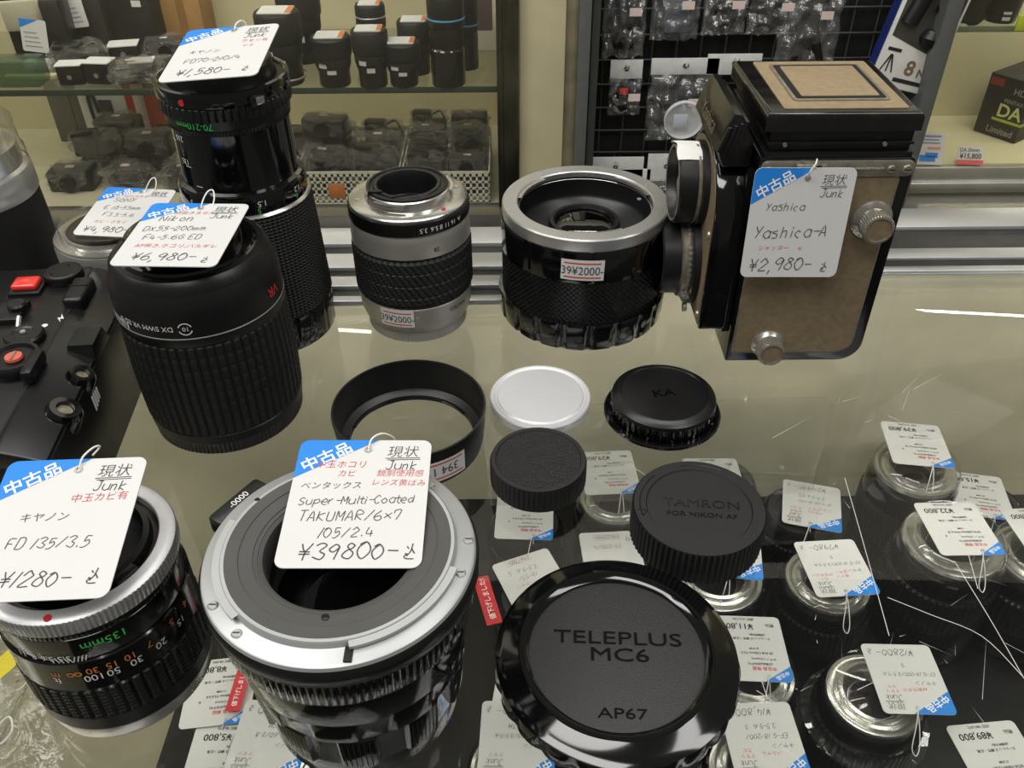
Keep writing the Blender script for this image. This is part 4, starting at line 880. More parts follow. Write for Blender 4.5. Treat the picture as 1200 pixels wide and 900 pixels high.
def utag(label, tlp, trp, body, printed=False, z=None, loop=True):
    d0 = (at(*tlp, 0)-at(*trp, 0)).length; z = z if z is not None else CAM_H*(1-TW/d0)
    z = max(-.235, min(-.155, z))
    tl, tr = at(*tlp, z), at(*trp, z); ex = (tr-tl).normalized(); L = (tr-tl).length
    dn = Vector((ex.y, -ex.x, 0))
    lp_ = [(.0232, -.0044, -.0004), (.024, -.001, .001), (.026, .006, -.006), (.028, .013, -.016), (.0255, .0155, -.020), (.023, .012, -.017), (.0225, .004, -.008), (.0232, -.0044, .0008)]
    if printed: lp_ = [(p[0]-.008, p[1], p[2]) for p in lp_]
    price_tag(label, tl, tl+ex*TW, tl+dn*TH*(1)+Vector((0, 0, -.002)), body, printed=printed, loop=lp_ if loop else 'none'); return z
def printed_body(price, model, lines2='IS STM', tax='税抜 ¥10,728'):
    return [('p', '中古品 保証', 17, 9.5, 2.6, 'red'), ('p', '(正規品)(返品不可)', 19, 13.2, 1.7, 'black'), ('p', 'キヤノン(Canon)', 16, 17, 1.9, 'black'), ('p', 'B', 34, 18, 2.0, 'black'), ('p', model, 20, 21.5, 2.2, 'black'), ('p', lines2, 21, 25, 1.9, 'black'),
            ('p', 'ズームレンズ 標準・広角', 21, 33, 1.9, 'black'), ('p', '(店頭展示品)', 17, 36.3, 1.6, 'black'), ('p', '税込', 7.5, 44, 2.6, 'black'), ('p', price, 29, 43.2, 5.6, 'black'), ('p', '('+tax+')', 24, 49, 2.0, 'black')]
def hand_body(maker, l1, l2, price, red=('使用感', 'クモリ'), junk=True):
    o = (JUNK if junk else []) + [('k', maker, 12, 22, 3.0, 'ink'), ('h', l1, 20, 28.5, 2.6, 'ink'), ('h', l2, 22, 35, 2.6, 'ink'), ('h', price, 24, 45, 3.6, 'ink'), ('h', '込', 40, 45, 2.6, 'ink')]
    for i, rr in enumerate(red): o.append(('k', rr, 34-14*(i % 2), 15.8+3.6*(i//2)+1.5*(i % 2), 2.6, 'red'))
    return o
Z = {}
Z[5] = utag('printed ¥39,800 tag lying on the tall lens under the glass', (1120, 549), (1052, 543), printed_body('¥39,800', 'EF70-300mm F4-5.6 IS', 'II USM', '税抜 ¥36,182'), True, z=-.166)
Z[6] = utag('printed ¥22,800 tag on a clear capped lens under the glass', (1180, 650), (1102, 651), printed_body('¥22,800', 'EF70-300mm F4-5.6 IS', 'USM', '税抜 ¥20,728'), True, z=-.175)
Z[12] = utag('handwritten 12800 tag on the lens with wide clear flange', (1123, 838), (1040, 836), hand_body('キヤノン', 'EF-S 18-200/3.5-5.6', 'IS', '¥12800-', ('クモリ', 'AF動作不可', 'ヤケ')), z=-.203)
Z[4] = utag('handwritten 24980 tag on a black lens right of the ribbed cap', (987, 625), (917, 612), hand_body('ニコン', 'AF-S DX 18-135/', '3.5-5.6 ED', '¥24980-', ('使用感', '中玉カビ', 'ホコリ', 'クモリ')), z=-.214)
Z[7] = utag('handwritten 7980 tag on a clear capped lens under the glass', (1033, 696), (962, 700), hand_body('キヤノン', 'EF-S 18-200/3.5-5.6', 'IS', '¥7980-', ('カビ', '傷アリ', '中玉ホコリ', 'クモリ')), z=-.196)
Z[11] = utag('printed ¥11,800 tag under the glass right of the largest cap', (931, 800), (850, 797), printed_body('¥11,800', 'EF-S18-135mm F3.5-', 'IS STM', '税抜 ¥10,728'), True, z=-.205)
Z[10] = utag('handwritten 14,800 tag on the silver rimmed lens at bottom edge', (954, 914), (868, 917), hand_body('キヤノン', 'EF-S 18-200/', '3.5-5.6 IS', '¥14,800', ('クモリ', 'バルサム', 'カビ')), z=-.208)
utag('printed ¥89,800 tag lying flat in the bottom right corner', (1244, 936), (1162, 944), printed_body('¥89,800', 'EF24-70mm F2.8L', 'II USM', '税抜 ¥81,637'), True, z=-.222)
Z[1] = utag('printed ¥29,800 tag between the pebbled cap and the K A cap', (752, 577), (689, 580), printed_body('¥29,800', 'EF-S17-55mm F2.8 IS', 'USM', '税抜 ¥27,091'), True, z=-.205)
Z[2] = utag('printed tag half hidden below the pebbled black cap', (648, 633), (583, 631), printed_body('¥16,800', 'EF-S18-55mm F3.5-5.6', 'IS STM', '税抜 ¥15,273'), True, z=-.212)
Z[3] = utag('printed ¥9,800 tag peeking out behind the ribbed black cap', (878, 588), (809, 588), printed_body('¥9,800', 'EF-S18-55mm F3.5-5.6', 'IS II', '税抜 ¥8,910'), True, z=-.205)
Z[8] = utag('printed ¥15,800 tag behind the ¥22,800 tag near right edge', (1192, 611), (1130, 603), printed_body('¥15,800', 'EF75-300mm F4-5.6', 'III USM', '税抜 ¥14,364'), True, z=-.215)
Z[9] = utag('printed tag cut off by the right edge of the photo', (1286, 655), (1213, 657), printed_body('¥12,800', 'EF55-250mm F4-5.6', 'IS II', '税抜 ¥11,637'), True, z=-.19)
Z[14] = utag('handwritten tag under the glass behind the largest black cap, left one', (676, 700), (612, 722), [('h', '39¥17801-', 25, 48, 2.6, 'ink'), ('u', '', 25, 50.2, 20, 'red'), ('u', '', 25, 45.5, 20, 'red'), ('h', '3.5-5.6 IS', 25, 38, 3, 'ink'), ('h', '18-55/', 24, 31, 3, 'ink'), ('k', 'クモリ', 30, 25, 3, 'red')], z=-.21)
Z[15] = utag('sticker priced tag under the glass behind the largest black cap, right one', (760, 682), (680, 686), [('h', '39¥33990-', 24, 46, 2.6, 'ink'), ('u', '', 24, 48.4, 20, 'red'), ('u', '', 24, 43.2, 20, 'red'), ('h', '9', 8, 44, 4.2, 'ink'), ('h', '55-250/4', 24, 36, 3, 'ink')], z=-.215)
Z[16] = utag('handwritten tag at bottom edge left of the largest black cap', (650, 917), (556, 914), hand_body('キヤノン', 'EF-S 18-55/3.5-5.6', 'IS STM', '¥9800-', ('クモリ',)), z=-.2)
utag('white tag sliver showing between the two big lens caps at left', (655, 850), (577, 840), hand_body('キヤノン', 'EF 50/1.8', '', '¥6980-', ()), z=-.225, loop=False)
Z[18] = utag('handwritten 15,800 tag under the glass left of the large lens', (347, 917), (257, 912), hand_body('キヤノン', 'EF-S 60/2.8', 'USM', '¥15,800', ('クモリ',)), z=-.2)
Z[19] = utag('printed tag with red strip left of the large lens', (292, 846), (227, 853), printed_body('¥8,800', 'EF28-80mm F3.5-5.6', 'V USM', '税抜 ¥8,000'), True, z=-.228)
utag('printed tag under the lower left lens, mostly below the frame', (292, 940), (222, 942), printed_body('¥5,800', 'EF35-80mm F4-5.6', 'III', '税抜 ¥5,273'), True, z=-.228, loop=False)
Z[21] = utag('blue cornered tag on the clear cap under the ribbed black cap', (895, 681), (822, 672), hand_body('キヤノン', 'EF 28-135', 'IS', '¥9,980', ('カビ',)), z=-.2)

under_lens('tall black lens with silver mount below the ¥39,800 tag', 1078, 537, 52, Z[5]-.004, 'clear')
under_lens('black lens with clear cap at right, in front of the tall silver mounted one', 1122, 622, 63, Z[6]-.004)
under_lens('black lens with clear cap under a handwritten tag, right of the ribbed cap', 974, 668, 55, Z[7]-.004)
under_lens('black lens with wide clear flange ring near lower right corner', 1029, 802, 62, Z[12]-.004, 'flange')
under_lens('black lens with clear cap half hidden behind the largest black cap at right', 884, 778, 56, Z[11]-.004)
under_lens('black lens with bright silver rim at the bottom edge', 893, 893, 66, Z[10]-.004)
under_lens('black lens with clear cap cut by the right edge', 1226, 640, 58, Z[9]-.004)
under_lens('black lens with clear cap under the ribbed black cap', 842, 662, 60, Z[21]-.004)
under_lens('black lens with clear cap between the pebbled cap and K A cap', 722, 574, 46, Z[1]-.004)
under_lens('black capped lens below the pebbled black cap', 617, 612, 44, Z[2]-.004, 'black')
under_lens('black capped lens below the 24980 tag', 938, 598, 44, Z[4]-.004, 'black')
under_lens('black capped lens behind the ribbed black cap', 846, 562, 42, Z[3]-.004, 'black')
under_lens('black capped lens behind the ¥22,800 tag near right edge', 1160, 590, 40, Z[8]-.004, 'black')
under_lens('black capped lens below the left tag behind the largest black cap', 630, 700, 50, Z[14]-.004, 'black')
under_lens('black capped lens below the right tag behind the largest black cap', 720, 668, 48, Z[15]-.004, 'black')
under_lens('black lens with clear cap at bottom edge beside the large lens', 600, 890, 56, Z[16]-.004)
under_lens('black lens with clear cap directly in front of the large lens barrel, left', 316, 872, 56, Z[18]-.004)
under_lens('black capped lens below the tag with red strip', 262, 828, 40, Z[19]-.004, 'black')
# red "reduced" strips
def strip(label, p0, p1, wpx, z):
    a, c = at(*p0, z), at(*p1, z); ex = (c-a).normalized(); ey = Vector((-ex.y, ex.x, 0)); L = (c-a).length; wd = wpx*m_per_px(a)
    t = thing('red_price_strip', label, 'sign'); t.matrix_world = Matrix(((ex.x, ey.x, 0, a.x), (ex.y, ey.y, 0, a.y), (0, 0, 1, a.z), (0, 0, 0, 1)))
    b = B(); b.prism(rrect(0, L, -wd/2, wd/2, .0006), -.0004, 0); b.build('strip_card', REDP, t)
    b = B(); put(b, font_geo('値下げしました!', .01), L*.118, lambda x, y: (L*.52+x, y, .00015)); b.build('lettering', WHITE, t)
strip('red 値下げしました strip beside the left tag behind the largest black cap', (580, 731), (563, 676), 19, -.206)
strip('red 値下げしました strip beside the tag left of the large lens', (272, 833), (288, 780), 17, -.224)
# clear acrylic riser under the far part of the top pane
b = B(); P = [at(px, py, -.16) for px, py in ((560, 476), (968, 464), (977, 474), (952, 575), (575, 590))]
b.prism([(p.x, p.y) for p in P][::-1], -.163, -.160, bev=.0008)
tag(b.build('acrylic_riser', CLEAR), 'clear acrylic riser plate under the glass behind the tagged lenses', 'riser')
# loose wrapper on the left floor of the counter
b = B(); P = at(15, 800, -.26)
def wr(u, v): return (P.x-.10+.16*u, P.y-.10+.20*v, P.z+.012*noise.noise(Vector((u*7, v*7, 3)))+.02*noise.noise(Vector((u*3, v*3, 8))))
b.grid(40, 40, wr); wp = b.build('film', FILM)
b = B(); b.grid(2, 30, lambda u, v: (lambda q: (q[0], q[1], q[2]+.0008))(wr(.50+.07*u+.22*(v-.5), v))); yl = b.build('yellow_band', M('yellow_print', (226, 206, 60), .5), wp)
wp.name = 'plastic_wrapper'; tag(wp, 'crumpled clear wrapper with a yellow band under the lower left lens', 'wrapper')
b = B(); b.tube(smooth([at(-10, 858, -.24), at(10, 840, -.236), at(14, 856, -.238), at(0, 872, -.24), at(-10, 866, -.24)], 6), .0007, 6); tag(b.build('string_loop', STRING), 'white cord loop on the wrapper at the lower left corner', 'cord')
b = B(); P = at(-12, 690, -.2)

# ================================================================ LEFT SHOWCASE CONTENTS
SHZ, FLZ = -.1208, -.2868
SLAB = M('grey_white_label', (206, 208, 206), .5, var=.05, scale=90)
PINK = M('pink_price_sticker', (214, 196, 190), .55, var=.05)
BROWNL = M('orange_sticker', (196, 120, 70), .5)
def shelf_lens(label, px, pyb, wpx, hpx, hood=True, z=SHZ, ring=None, lab=True, group='lenses standing on the glass shelf'):
    P = at(px, pyb, z); k = m_per_px(P); r = wpx*k/2; h = hpx*k*1.06; P.y += r*.2
    t = thing('shelf_lens', label, 'lens', (P.x, P.y, z))
    if hood:
        b = B(); b.lathe([(0, .0004), (r*.74, .0004), (r*.78, .002), (r*.78, h*.30), (r*.86, h*.36), (r*.86, h*.50)], 40); b.build('barrel', PLAST, t)
        n, md = ribs(40, .0006); b = B(); b.lathe([(r*.86, h*.40), (r*.90, h*.42), (r*.92, h*.56), (r*.88, h*.58)], n, lambda kk, i, rr, zz: md(kk, i, rr, zz) if kk in (1, 2) else rr); b.build('zoom_grip', RUBB, t)
        b = B(); b.lathe([(r*.90, h*.56), (r*.98, h*.60), (r, h*.64), (r, h*.93), (r*.93, h*.965), (r*.85, h*.97), (0, h*.965)], 40); b.build('reversed_hood', MATTE, t)
    else:
        b = B(); b.lathe([(0, .0004), (r*.92, .0004), (r*.95, .003), (r*.95, h*.40), (r*.88, h*.42)], 40); b.build('barrel', GLOSS, t)
        n, md = ribs(44, .0006); b = B(); b.lathe([(r*.88, h*.41), (r*.94, h*.43), (r*.94, h*.62), (r*.90, h*.64)], n, lambda kk, i, rr, zz: md(kk, i, rr, zz) if kk in (1, 2) else rr); b.build('zoom_grip', SATIN, t)
        b = B(); b.lathe([(r*.90, h*.63), (r, h*.66), (r, h*.95), (r*.94, h*.97), (0, h*.965)], 40); b.build('front_barrel', PLAST, t)
    if ring:
        b = B(); rz, rm = ring; q = 1.02 if not hood or rz > .6 else .93
        b.lathe([(r*q*.98, h*rz), (r*q*1.01, h*rz+.0006), (r*q*1.01, h*rz+.0020), (r*q*.98, h*rz+.0026)], 40); b.build('coloured_ring', rm, t)
    if lab:
        b = B(); b.prism(rrect(-r*.72, r*.72, -r*.62, r*.62, r*.12), h*.97, h*.97+.0012); lb = b.build('top_label', SLAB, t)
        b = B(); b.box(r*.45, r*.72, -r*.5, r*.5, h*.97+.0012, h*.97+.0016); b.build('label_band', BROWNL if hood else BLUE, lb)
        for q, zz in ((-.9, .22), (.1, .10)):
            a = -PI/2+q*.5; b = B(); rr = r*.87+.001
            b.grid(4, 1, lambda u, v: (rr*math.cos(a+(u-.5)*.5), rr*math.sin(a+(u-.5)*.5), h*(zz+.08*v)+h*.2)); b.build('small_label', SLAB, t)
    return t
LB = M('light_blue_ring', (70, 150, 190), .4)
shelf_lens('black lens with white top label beside the tall lens tag', 336, 98, 52, 78, True, ring=(.09, STEEL))
shelf_lens('tallest black hooded lens behind the tall lens tag on the shelf', 358, 72, 50, 82, True)
shelf_lens('squat hooded lens in the front row left on the shelf', 393, 100, 46, 54, True)
shelf_lens('hooded lens with orange banded label, second in front row', 438, 101, 42, 62, True)
shelf_lens('hooded lens second row behind, with silver ring near top', 439, 72, 34, 62, True, ring=(.75, STEEL))
shelf_lens('short hooded lens with orange banded label, third in front row', 474, 100, 42, 48, True)
shelf_lens('black hooded lens behind the third front lens on shelf', 489, 86, 40, 58, True)
shelf_lens('tall glossy black lens with blue ring at the right of the shelf', 526, 99, 42, 96, False, ring=(.72, LB))
shelf_lens('dark tall lens behind the blue ringed lens by the post', 547, 80, 30, 92, False, ring=(.5, LB), lab=False)
# boxes and cameras at left of the shelf
def carton(name, label, cat, px, pyb, wpx, hpx, dep, mat, z, rz=0, parts=()):
    P = at(px, pyb, z); k = m_per_px(P); w_, h_ = wpx*k, hpx*k*1.05
    t = thing(name, label, cat, (P.x, P.y+dep/2, z), rz)
    b = B(); b.box(-w_/2, w_/2, -dep/2, dep/2, .0004, h_, .0012); b.build('carton_body', mat, t)
    for nm, x0, x1, z0, z1, m_, pr in parts:
        b = B(); b.box(w_*x0, w_*x1, -dep/2-.0006*pr, -dep/2+.0003, h_*z0, h_*z1); b.build(nm, m_, t)
    return t, w_, h_, dep
DBOX = M('dark_grey_carton', (46, 44, 42), .5, var=.08)
KRAFT = M('kraft_cardboard', (168, 128, 78), .7, var=.08)
carton('cardboard_box', 'brown cardboard box at the back of the glass shelf', 'box', 212, 46, 60, 76, .06, KRAFT, SHZ+0, .0, (('tape', .05, .2, 0, 1, M('parcel_tape', (140, 104, 62), .3), 1),))
t, w_, h_, dp = carton('camera_box', 'dark box with red emblem and price tag on the shelf', 'box', 104, 56, 62, 80, .07, DBOX, SHZ, -.10)
b = B(); put(b, font_geo('X3'), .010, lambda x, y: (w_*.05+x, -dp/2-.0006, h_*.13+y)); b.build('lettering', M('grey_print', (150, 146, 138), .5), t)
b = B(); b.cyl((w_*.15, -dp/2+.0002, h_*.36), (w_*.15, -dp/2-.0008, h_*.36), .0042, 16); b.build('red_emblem', REDP, t)
t, w_, h_, dp = carton('camera_box', 'plain black box with small white label on the glass shelf', 'box', 163, 54, 54, 80, .07, M('black_carton', (28, 27, 26), .5), SHZ, -.06, (('label', .10, .30, .52, .60, SLAB, 1),))
def bg_tag(label, px, py, wpx, hpx, Y, tilt=.0):
    P = atY(px, py, Y); k = m_per_px(P); w_, h_ = wpx*k, hpx*k
    t = thing('price_tag', label, 'price tag', P); t.rotation_euler = (PI/2-.15, tilt, 0)
    b = B(); b.prism(rrect(-w_/2, w_/2, -h_/2, h_/2, w_*.08), -.0004, 0); b.build('card', CARD, t)
    b = B(); b.add([(-w_/2, h_/2, .0003), (-w_/2, h_*.22, .0003), (w_*.2, h_/2, .0003)], [(0, 1, 2)]); b.build('blue_corner', BLUE, t)
    b = B()
    for j in range(4): b.box(-w_*.38, w_*(.1+.06*j), h_*(.08-.14*j), h_*(.11-.14*j), .0001, .0004)
    b.build('handwriting', M('grey_writing', (150, 150, 150), .6), t)
bg_tag('price tag on the front of the dark box with red emblem', 88, 13, 22, 36, at(104, 56, SHZ).y-.012, -.1)
# gripped camera body at far left of the shelf
P = at(52, 72, SHZ); k = m_per_px(P)
t = thing('gripped_camera', 'black camera with deep grip facing the glass at upper left', 'camera', (P.x, P.y+.03, SHZ), .25)
b = B(); b.prism(rrect(-.040, .040, 0, .098, [.012, .004, .010, .014]), -.030, .034, T=Matrix.Rotation(PI/2, 4, 'X'), bev=.002); b.build('body_shell', PLAST, t)
b = B(); b.box(-.040, .012, -.040, -.030, .046, .086, .003); b.build('prism_front', M('pale_grey_plate', (176, 172, 150), .45), t)
b = B(); b.box(.012, .040, -.052, -.026, .006, .088, .007); b.build('hand_grip', RUBB, t)
b = B(); b.box(-.030, .020, -.02, .02, .097, .110, .004); b.build('viewfinder_hump', PLAST, t)
bg_tag('price tag hanging on the gripped camera at upper left', 40, 42, 30, 36, P.y-.035, .12)
# small wrapped things on the shelf
def crumple(b, w_, d_, h_, seed, T=None, n=22, amp=.30, mi=0):
    """a closed, crinkled bag skin around a box of the given size"""
    bm = bmesh.new(); bmesh.ops.create_icosphere(bm, subdivisions=4, radius=1)
    for v in bm.verts:
        c = v.co.normalized(); m_ = max(abs(c.x), abs(c.y), abs(c.z)); q = c*(1/m_)*.55+c*.45
        f = 1+amp*(noise.noise(c*2.3+Vector((seed, 0, 0)))+.7*abs(noise.noise(c*5+Vector((0, seed, 0))))-.3)
        v.co = Vector((q.x*w_/2*f, q.y*d_/2*f, max(.0006, (q.z*.5*f+.5)*h_)))
    return b.bm(bm, mi, T)
def gadget(b, kind, s, rn, mi=0):
    if kind == 0: b.box(-s*.45, s*.45, -s*.28, s*.28, .001, s*.42, s*.05, mi); b.cyl((0, -s*.26, s*.22), (0, -s*.40, s*.22), s*.16, 20, mi)
    elif kind == 1:
        for q in range(3): b.tube([(s*(.34+.03*q)*math.cos(a), s*(.26+.02*q)*math.sin(a), s*(.07+.05*q)+s*.02*math.sin(a*3)) for a in [i*PI/10 for i in range(20)]], s*.035, 8, mi, True)
        b.box(-s*.2, s*.2, -s*.14, s*.14, s*.02, s*.22, s*.03, mi)
    elif kind == 2: b.cyl((0, 0, .001), (0, 0, s*.30), s*.34, 28, mi); b.cyl((0, 0, s*.30), (0, 0, s*.40), s*.26, 28, mi)
    else: b.box(-s*.4, s*.1, -s*.2, s*.2, .001, s*.5, s*.06, mi); b.box(.1*s, s*.45, -s*.16, s*.16, .001, s*.28, s*.04, mi); b.tube(smooth([(s*.1, 0, s*.4), (s*.3, s*.1, s*.45), (s*.45, 0, s*.2)], 5), s*.03, 6, mi)
_bags = {}
def pouch(label, P, s, kind, seed, rz, group=None, scale=(1, 1, 1), sticker_=True, cat='bagged accessory', name='bagged_accessory'):
    key = (kind, seed % 3)
    if key not in _bags:
        rn = random.Random(seed); g = B(); gadget(g, kind, 1.28, rn); f = B(); crumple(f, 1.25, .95, .62, seed*3.1+kind)
        st = B(); st.box(-.12, .10, -.10, .04, .58, .595)
        go = g.build('contents', SATIN); fo = f.build('bag_film', FILM, sharp=7); so_ = 0; so = st.build('price_sticker', PINK)
        me = [x.data for x in (go, fo, so)]
        for x in (go, fo, so): bpy.data.objects.remove(x)
        _bags[key] = me
    t = thing(name, label, cat, P, rz, group)
    for nm, me in zip(('contents', 'bag_film', 'price_sticker'), _bags[key]):
        if nm == 'price_sticker' and not sticker_: continue
        o = bpy.data.objects.new(nm, me); COL.objects.link(o); o.parent = t
    t.scale = (s*scale[0], s*scale[1], s*scale[2]); return t
rn = random.Random(5)
for i, (px, py, s) in enumerate(((98, 66, .060), (197, 50, .046), (160, 80, .052), (208, 72, .042))):
    pouch(('bagged black gadget behind the two label topped boxes on the shelf', 'bagged item in front of the brown cardboard box', 'bagged black gadget left of the tall lens on the shelf edge', 'small bagged item behind the tall lens tag')[i], at(px, py+16, SHZ), s, (3, 0, 1, 2)[i], i+1, rn.uniform(-.5, .5), sticker_=i != 0)
def lab_box(label, px, pyb, wpx, hpx, rz=0.):
    P = at(px, pyb, SHZ); k = m_per_px(P); w_, h_ = wpx*k, hpx*k*1.05
    t = thing('adapter', label, 'camera accessory', (P.x, P.y+w_*.4, SHZ), rz)
    b = B(); b.box(-w_/2, w_/2, -w_*.36, w_*.36, .0005, h_*.85, .004); b.cyl((0, -w_*.3, h_*.42), (0, -w_*.42, h_*.42), w_*.16, 20); b.build('gadget_body', PLAST, t)
    b = B(); b.prism(rrect(-w_*.5, w_*.5, -w_*.38, w_*.38, w_*.06), h_*.85, h_*.85+.0012); b.build('top_label', SLAB, t)
    b = B(); b.cyl((0, -w_*.415, h_*.42), (0, -w_*.44, h_*.42), w_*.09, 16); b.build('chrome_contact', CHROME, t)
lab_box('small black gadget topped with a white label, left of the pair', 84, 102, 30, 26, .1); lab_box('small black gadget topped with a white label, right of the pair', 118, 101, 32, 28, -.1)
lab_box('small black gadget with white label behind the pair', 144, 72, 34, 18, .2); lab_box('small silver wrapped gadget with label next to the tall lens', 168, 98, 28, 26, .15)
b = B(); P = at(8, 98, SHZ); b.box(-.055, .055, -.02, .02, 0, .035, .004); o = b.build('wrapped_box', clear('green_wrap', (.5, .62, .5), .08, .1, haze=.25, hazecol=(90, 110, 90))); o.location = P; tag(o, 'green wrapped box at the far left end of the glass shelf', 'box')
b = B(); P = at(38, 92, SHZ); b.box(-.035, .035, -.006, .006, 0, .006, .001); o = b.build('label_holder', M('pale_yellow_strip', (206, 200, 160), .4)); o.location = P; tag(o, 'pale strip label holder lying on the shelf at left', 'label holder')
b = B(); P = at(49, 80, SHZ); b.box(-.02, .02, -.01, .01, 0, .012, .002); o = b.build('small_carton', SLAB); o.location = P; tag(o, 'tiny white carton on the shelf in front of the gripped camera', 'box')
b = B(); P = at(570, 55, SHZ); b.box(-.020, .020, -.02, .02, 0, .11, .002); o = b.build('cream_carton', M('cream_carton', (206, 202, 182), .5)); o.location = P
b2 = B(); b2.box(-.013, .010, -.0206, -.0195, .03, .10); b2.build('plum_panel', M('plum_print', (92, 74, 76), .5), o); tag(o, 'cream carton with plum panel beside the chrome post', 'box')

# lower deck: boxes, bagged accessories, white baskets
t, w_, h_, dp = carton('folded_carton', 'tall dark grey folded carton leaning in the lower showcase', 'box', 93, 166, 42, 66, .03, M('slate_carton', (92, 90, 80), .5), FLZ, .0, (('seam', .08, .10, 0, 1, DBOX, 1),))
t, w_, h_, dp = carton('accessory_box', 'white box with black device picture and red edge in lower showcase', 'box', 140, 172, 62, 72, .05, M('white_carton', (212, 212, 208), .45), FLZ, .0, (('red_edge', .36, .5, 0, 1, M('red_carton', (190, 60, 42), .4), 1),))
b = B(); b.box(-w_*.14, w_*.10, -dp/2-.003, -dp/2, h_*.16, h_*.74, .0015); b.tube(smooth([(-w_*.18, -dp/2-.002, h_*.55), (-w_*.22, -dp/2-.002, h_*.85), (-w_*.30, -dp/2-.002, h_*.8), (-w_*.29, -dp/2-.002, h_*.4), (-w_*.15, -dp/2-.002, h_*.06), (w_*.28, -dp/2-.002, h_*.04)], 6), .0028, 8); b.build('device_picture', M('dark_device_print', (38, 40, 42), .5), t)
t, w_, h_, dp = carton('accessory_box', 'orange red flat box standing behind the tall lens', 'box', 196, 160, 40, 50, .03, M('orange_carton', (170, 70, 40), .45), FLZ, .0)
rn = random.Random(11)
for i in range(21):
    lay = 1 if i >= 15 else 0; q = i % 15
    cx_, ry_ = q % 5, q//5
    x = -.655+.083*cx_+(.030 if lay else 0)+.012*ry_; y = 1.225+.070*ry_+(.035 if lay else 0)
    pouch('clear bagged black accessory heaped behind the tagged silver lens', (x, y, FLZ+.0372*lay), rn.uniform(.054, .059), i % 4, i % 3, rn.uniform(-.2, .2), 'bagged accessories heaped on the lower deck')
def basket(label, px0, px1, pyb, dep, hh):
    A, C_ = at(px0, pyb, FLZ), at(px1, pyb, FLZ); L = C_.x-A.x; y0 = A.y
    t = thing('white_basket', label, 'basket', ((A.x+C_.x)/2, y0+dep/2, FLZ))
    WB = M('white_plastic', (206, 206, 192), .45)
    b = B(); b.box(-L/2, L/2, -dep/2, dep/2, .0003, .002)
    b.build('basket_floor', WB, t)
    def wall(x0, y0_, x1, y1_):
        p, q = Vector((x0, y0_, 0)), Vector((x1, y1_, 0)); d = q-p; n_ = max(4, int(d.length/.0085)); b = B(); e = d.normalized(); nn = Vector((-e.y, e.x, 0))*.0009
        def bar(s0, s1, z0, z1):
            a_, c_ = p+e*s0, p+e*s1
            b.add([a_-nn+Vector((0, 0, z0)), c_-nn+Vector((0, 0, z0)), c_+nn+Vector((0, 0, z0)), a_+nn+Vector((0, 0, z0)), a_-nn+Vector((0, 0, z1)), c_-nn+Vector((0, 0, z1)), c_+nn+Vector((0, 0, z1)), a_+nn+Vector((0, 0, z1))], [(0, 3, 2, 1), (4, 5, 6, 7), (0, 1, 5, 4), (1, 2, 6, 5), (2, 3, 7, 6), (3, 0, 4, 7)])
        for i in range(n_+1): s = d.length*i/n_; bar(max(0, s-.0016), min(d.length, s+.0016), 0, hh)
        for j in range(5): z = hh*(.02+.22*j); bar(0, d.length, z, z+(.003 if j < 4 else .008))
        return b
    for nm, a in (('front_wall', (-L/2, -dep/2, L/2, -dep/2)), ('back_wall', (-L/2, dep/2, L/2, dep/2)), ('end_wall', (-L/2, -dep/2, -L/2, dep/2)), ('end_wall', (L/2, -dep/2, L/2, dep/2))): wall(*a).build(nm, WB, t)
    return t, L, y0
t1, L1, y1 = basket('white plastic basket of bagged accessories between the lenses, left one', 352, 470, 238, .17, .045)
t2, L2, y2 = basket('white plastic basket of bagged accessories beside the chrome post', 474, 574, 238, .17, .045)
for tt, L, q in ((t1, L1, -.12), (t1, L1, .40), (t2, L2, .12)):
    b = B(); b.box(L*q-.012, L*q+.012, -.0866, -.0852, .008, .030, .001); b.build('orange_tag', BROWNL, tt)
rn = random.Random(21)
for bi, (tt, L) in enumerate(((t1, L1), (t2, L2))):
    cx_, cy_ = tt.location.x, tt.location.y
    for i in range(13 if bi == 0 else 16):
        lay, q = i//6, i % 6; gx, gy = q % 2, q//2
        if lay == 2: gx, gy = i % 2, (i//2) % 2+.8
        x = cx_+L*(-.25+.5*gx); y = cy_-.052+.052*gy
        sc_ = L*.375*rn.uniform(.96, 1.06)
        pouch('clear bagged black accessory piled in the left white basket' if bi == 0 else 'clear bagged black accessory piled in the basket by the post', (x, y, FLZ+.003+.62*L*.37*lay), sc_, (i+bi) % 4, (i+1) % 3, rn.uniform(-.22, .22), 'bagged accessories in the left basket' if bi == 0 else 'bagged accessories in the basket by the post', scale=(1, .72, 1))
b = B(); P = at(362, 186, FLZ); b.box(-.028, .028, -.02, .02, 0, .05, .003); o = b.build('small_box', M('navy_carton', (40, 46, 54), .5)); o.location = P; tag(o, 'small dark blue box behind the left white basket', 'box')

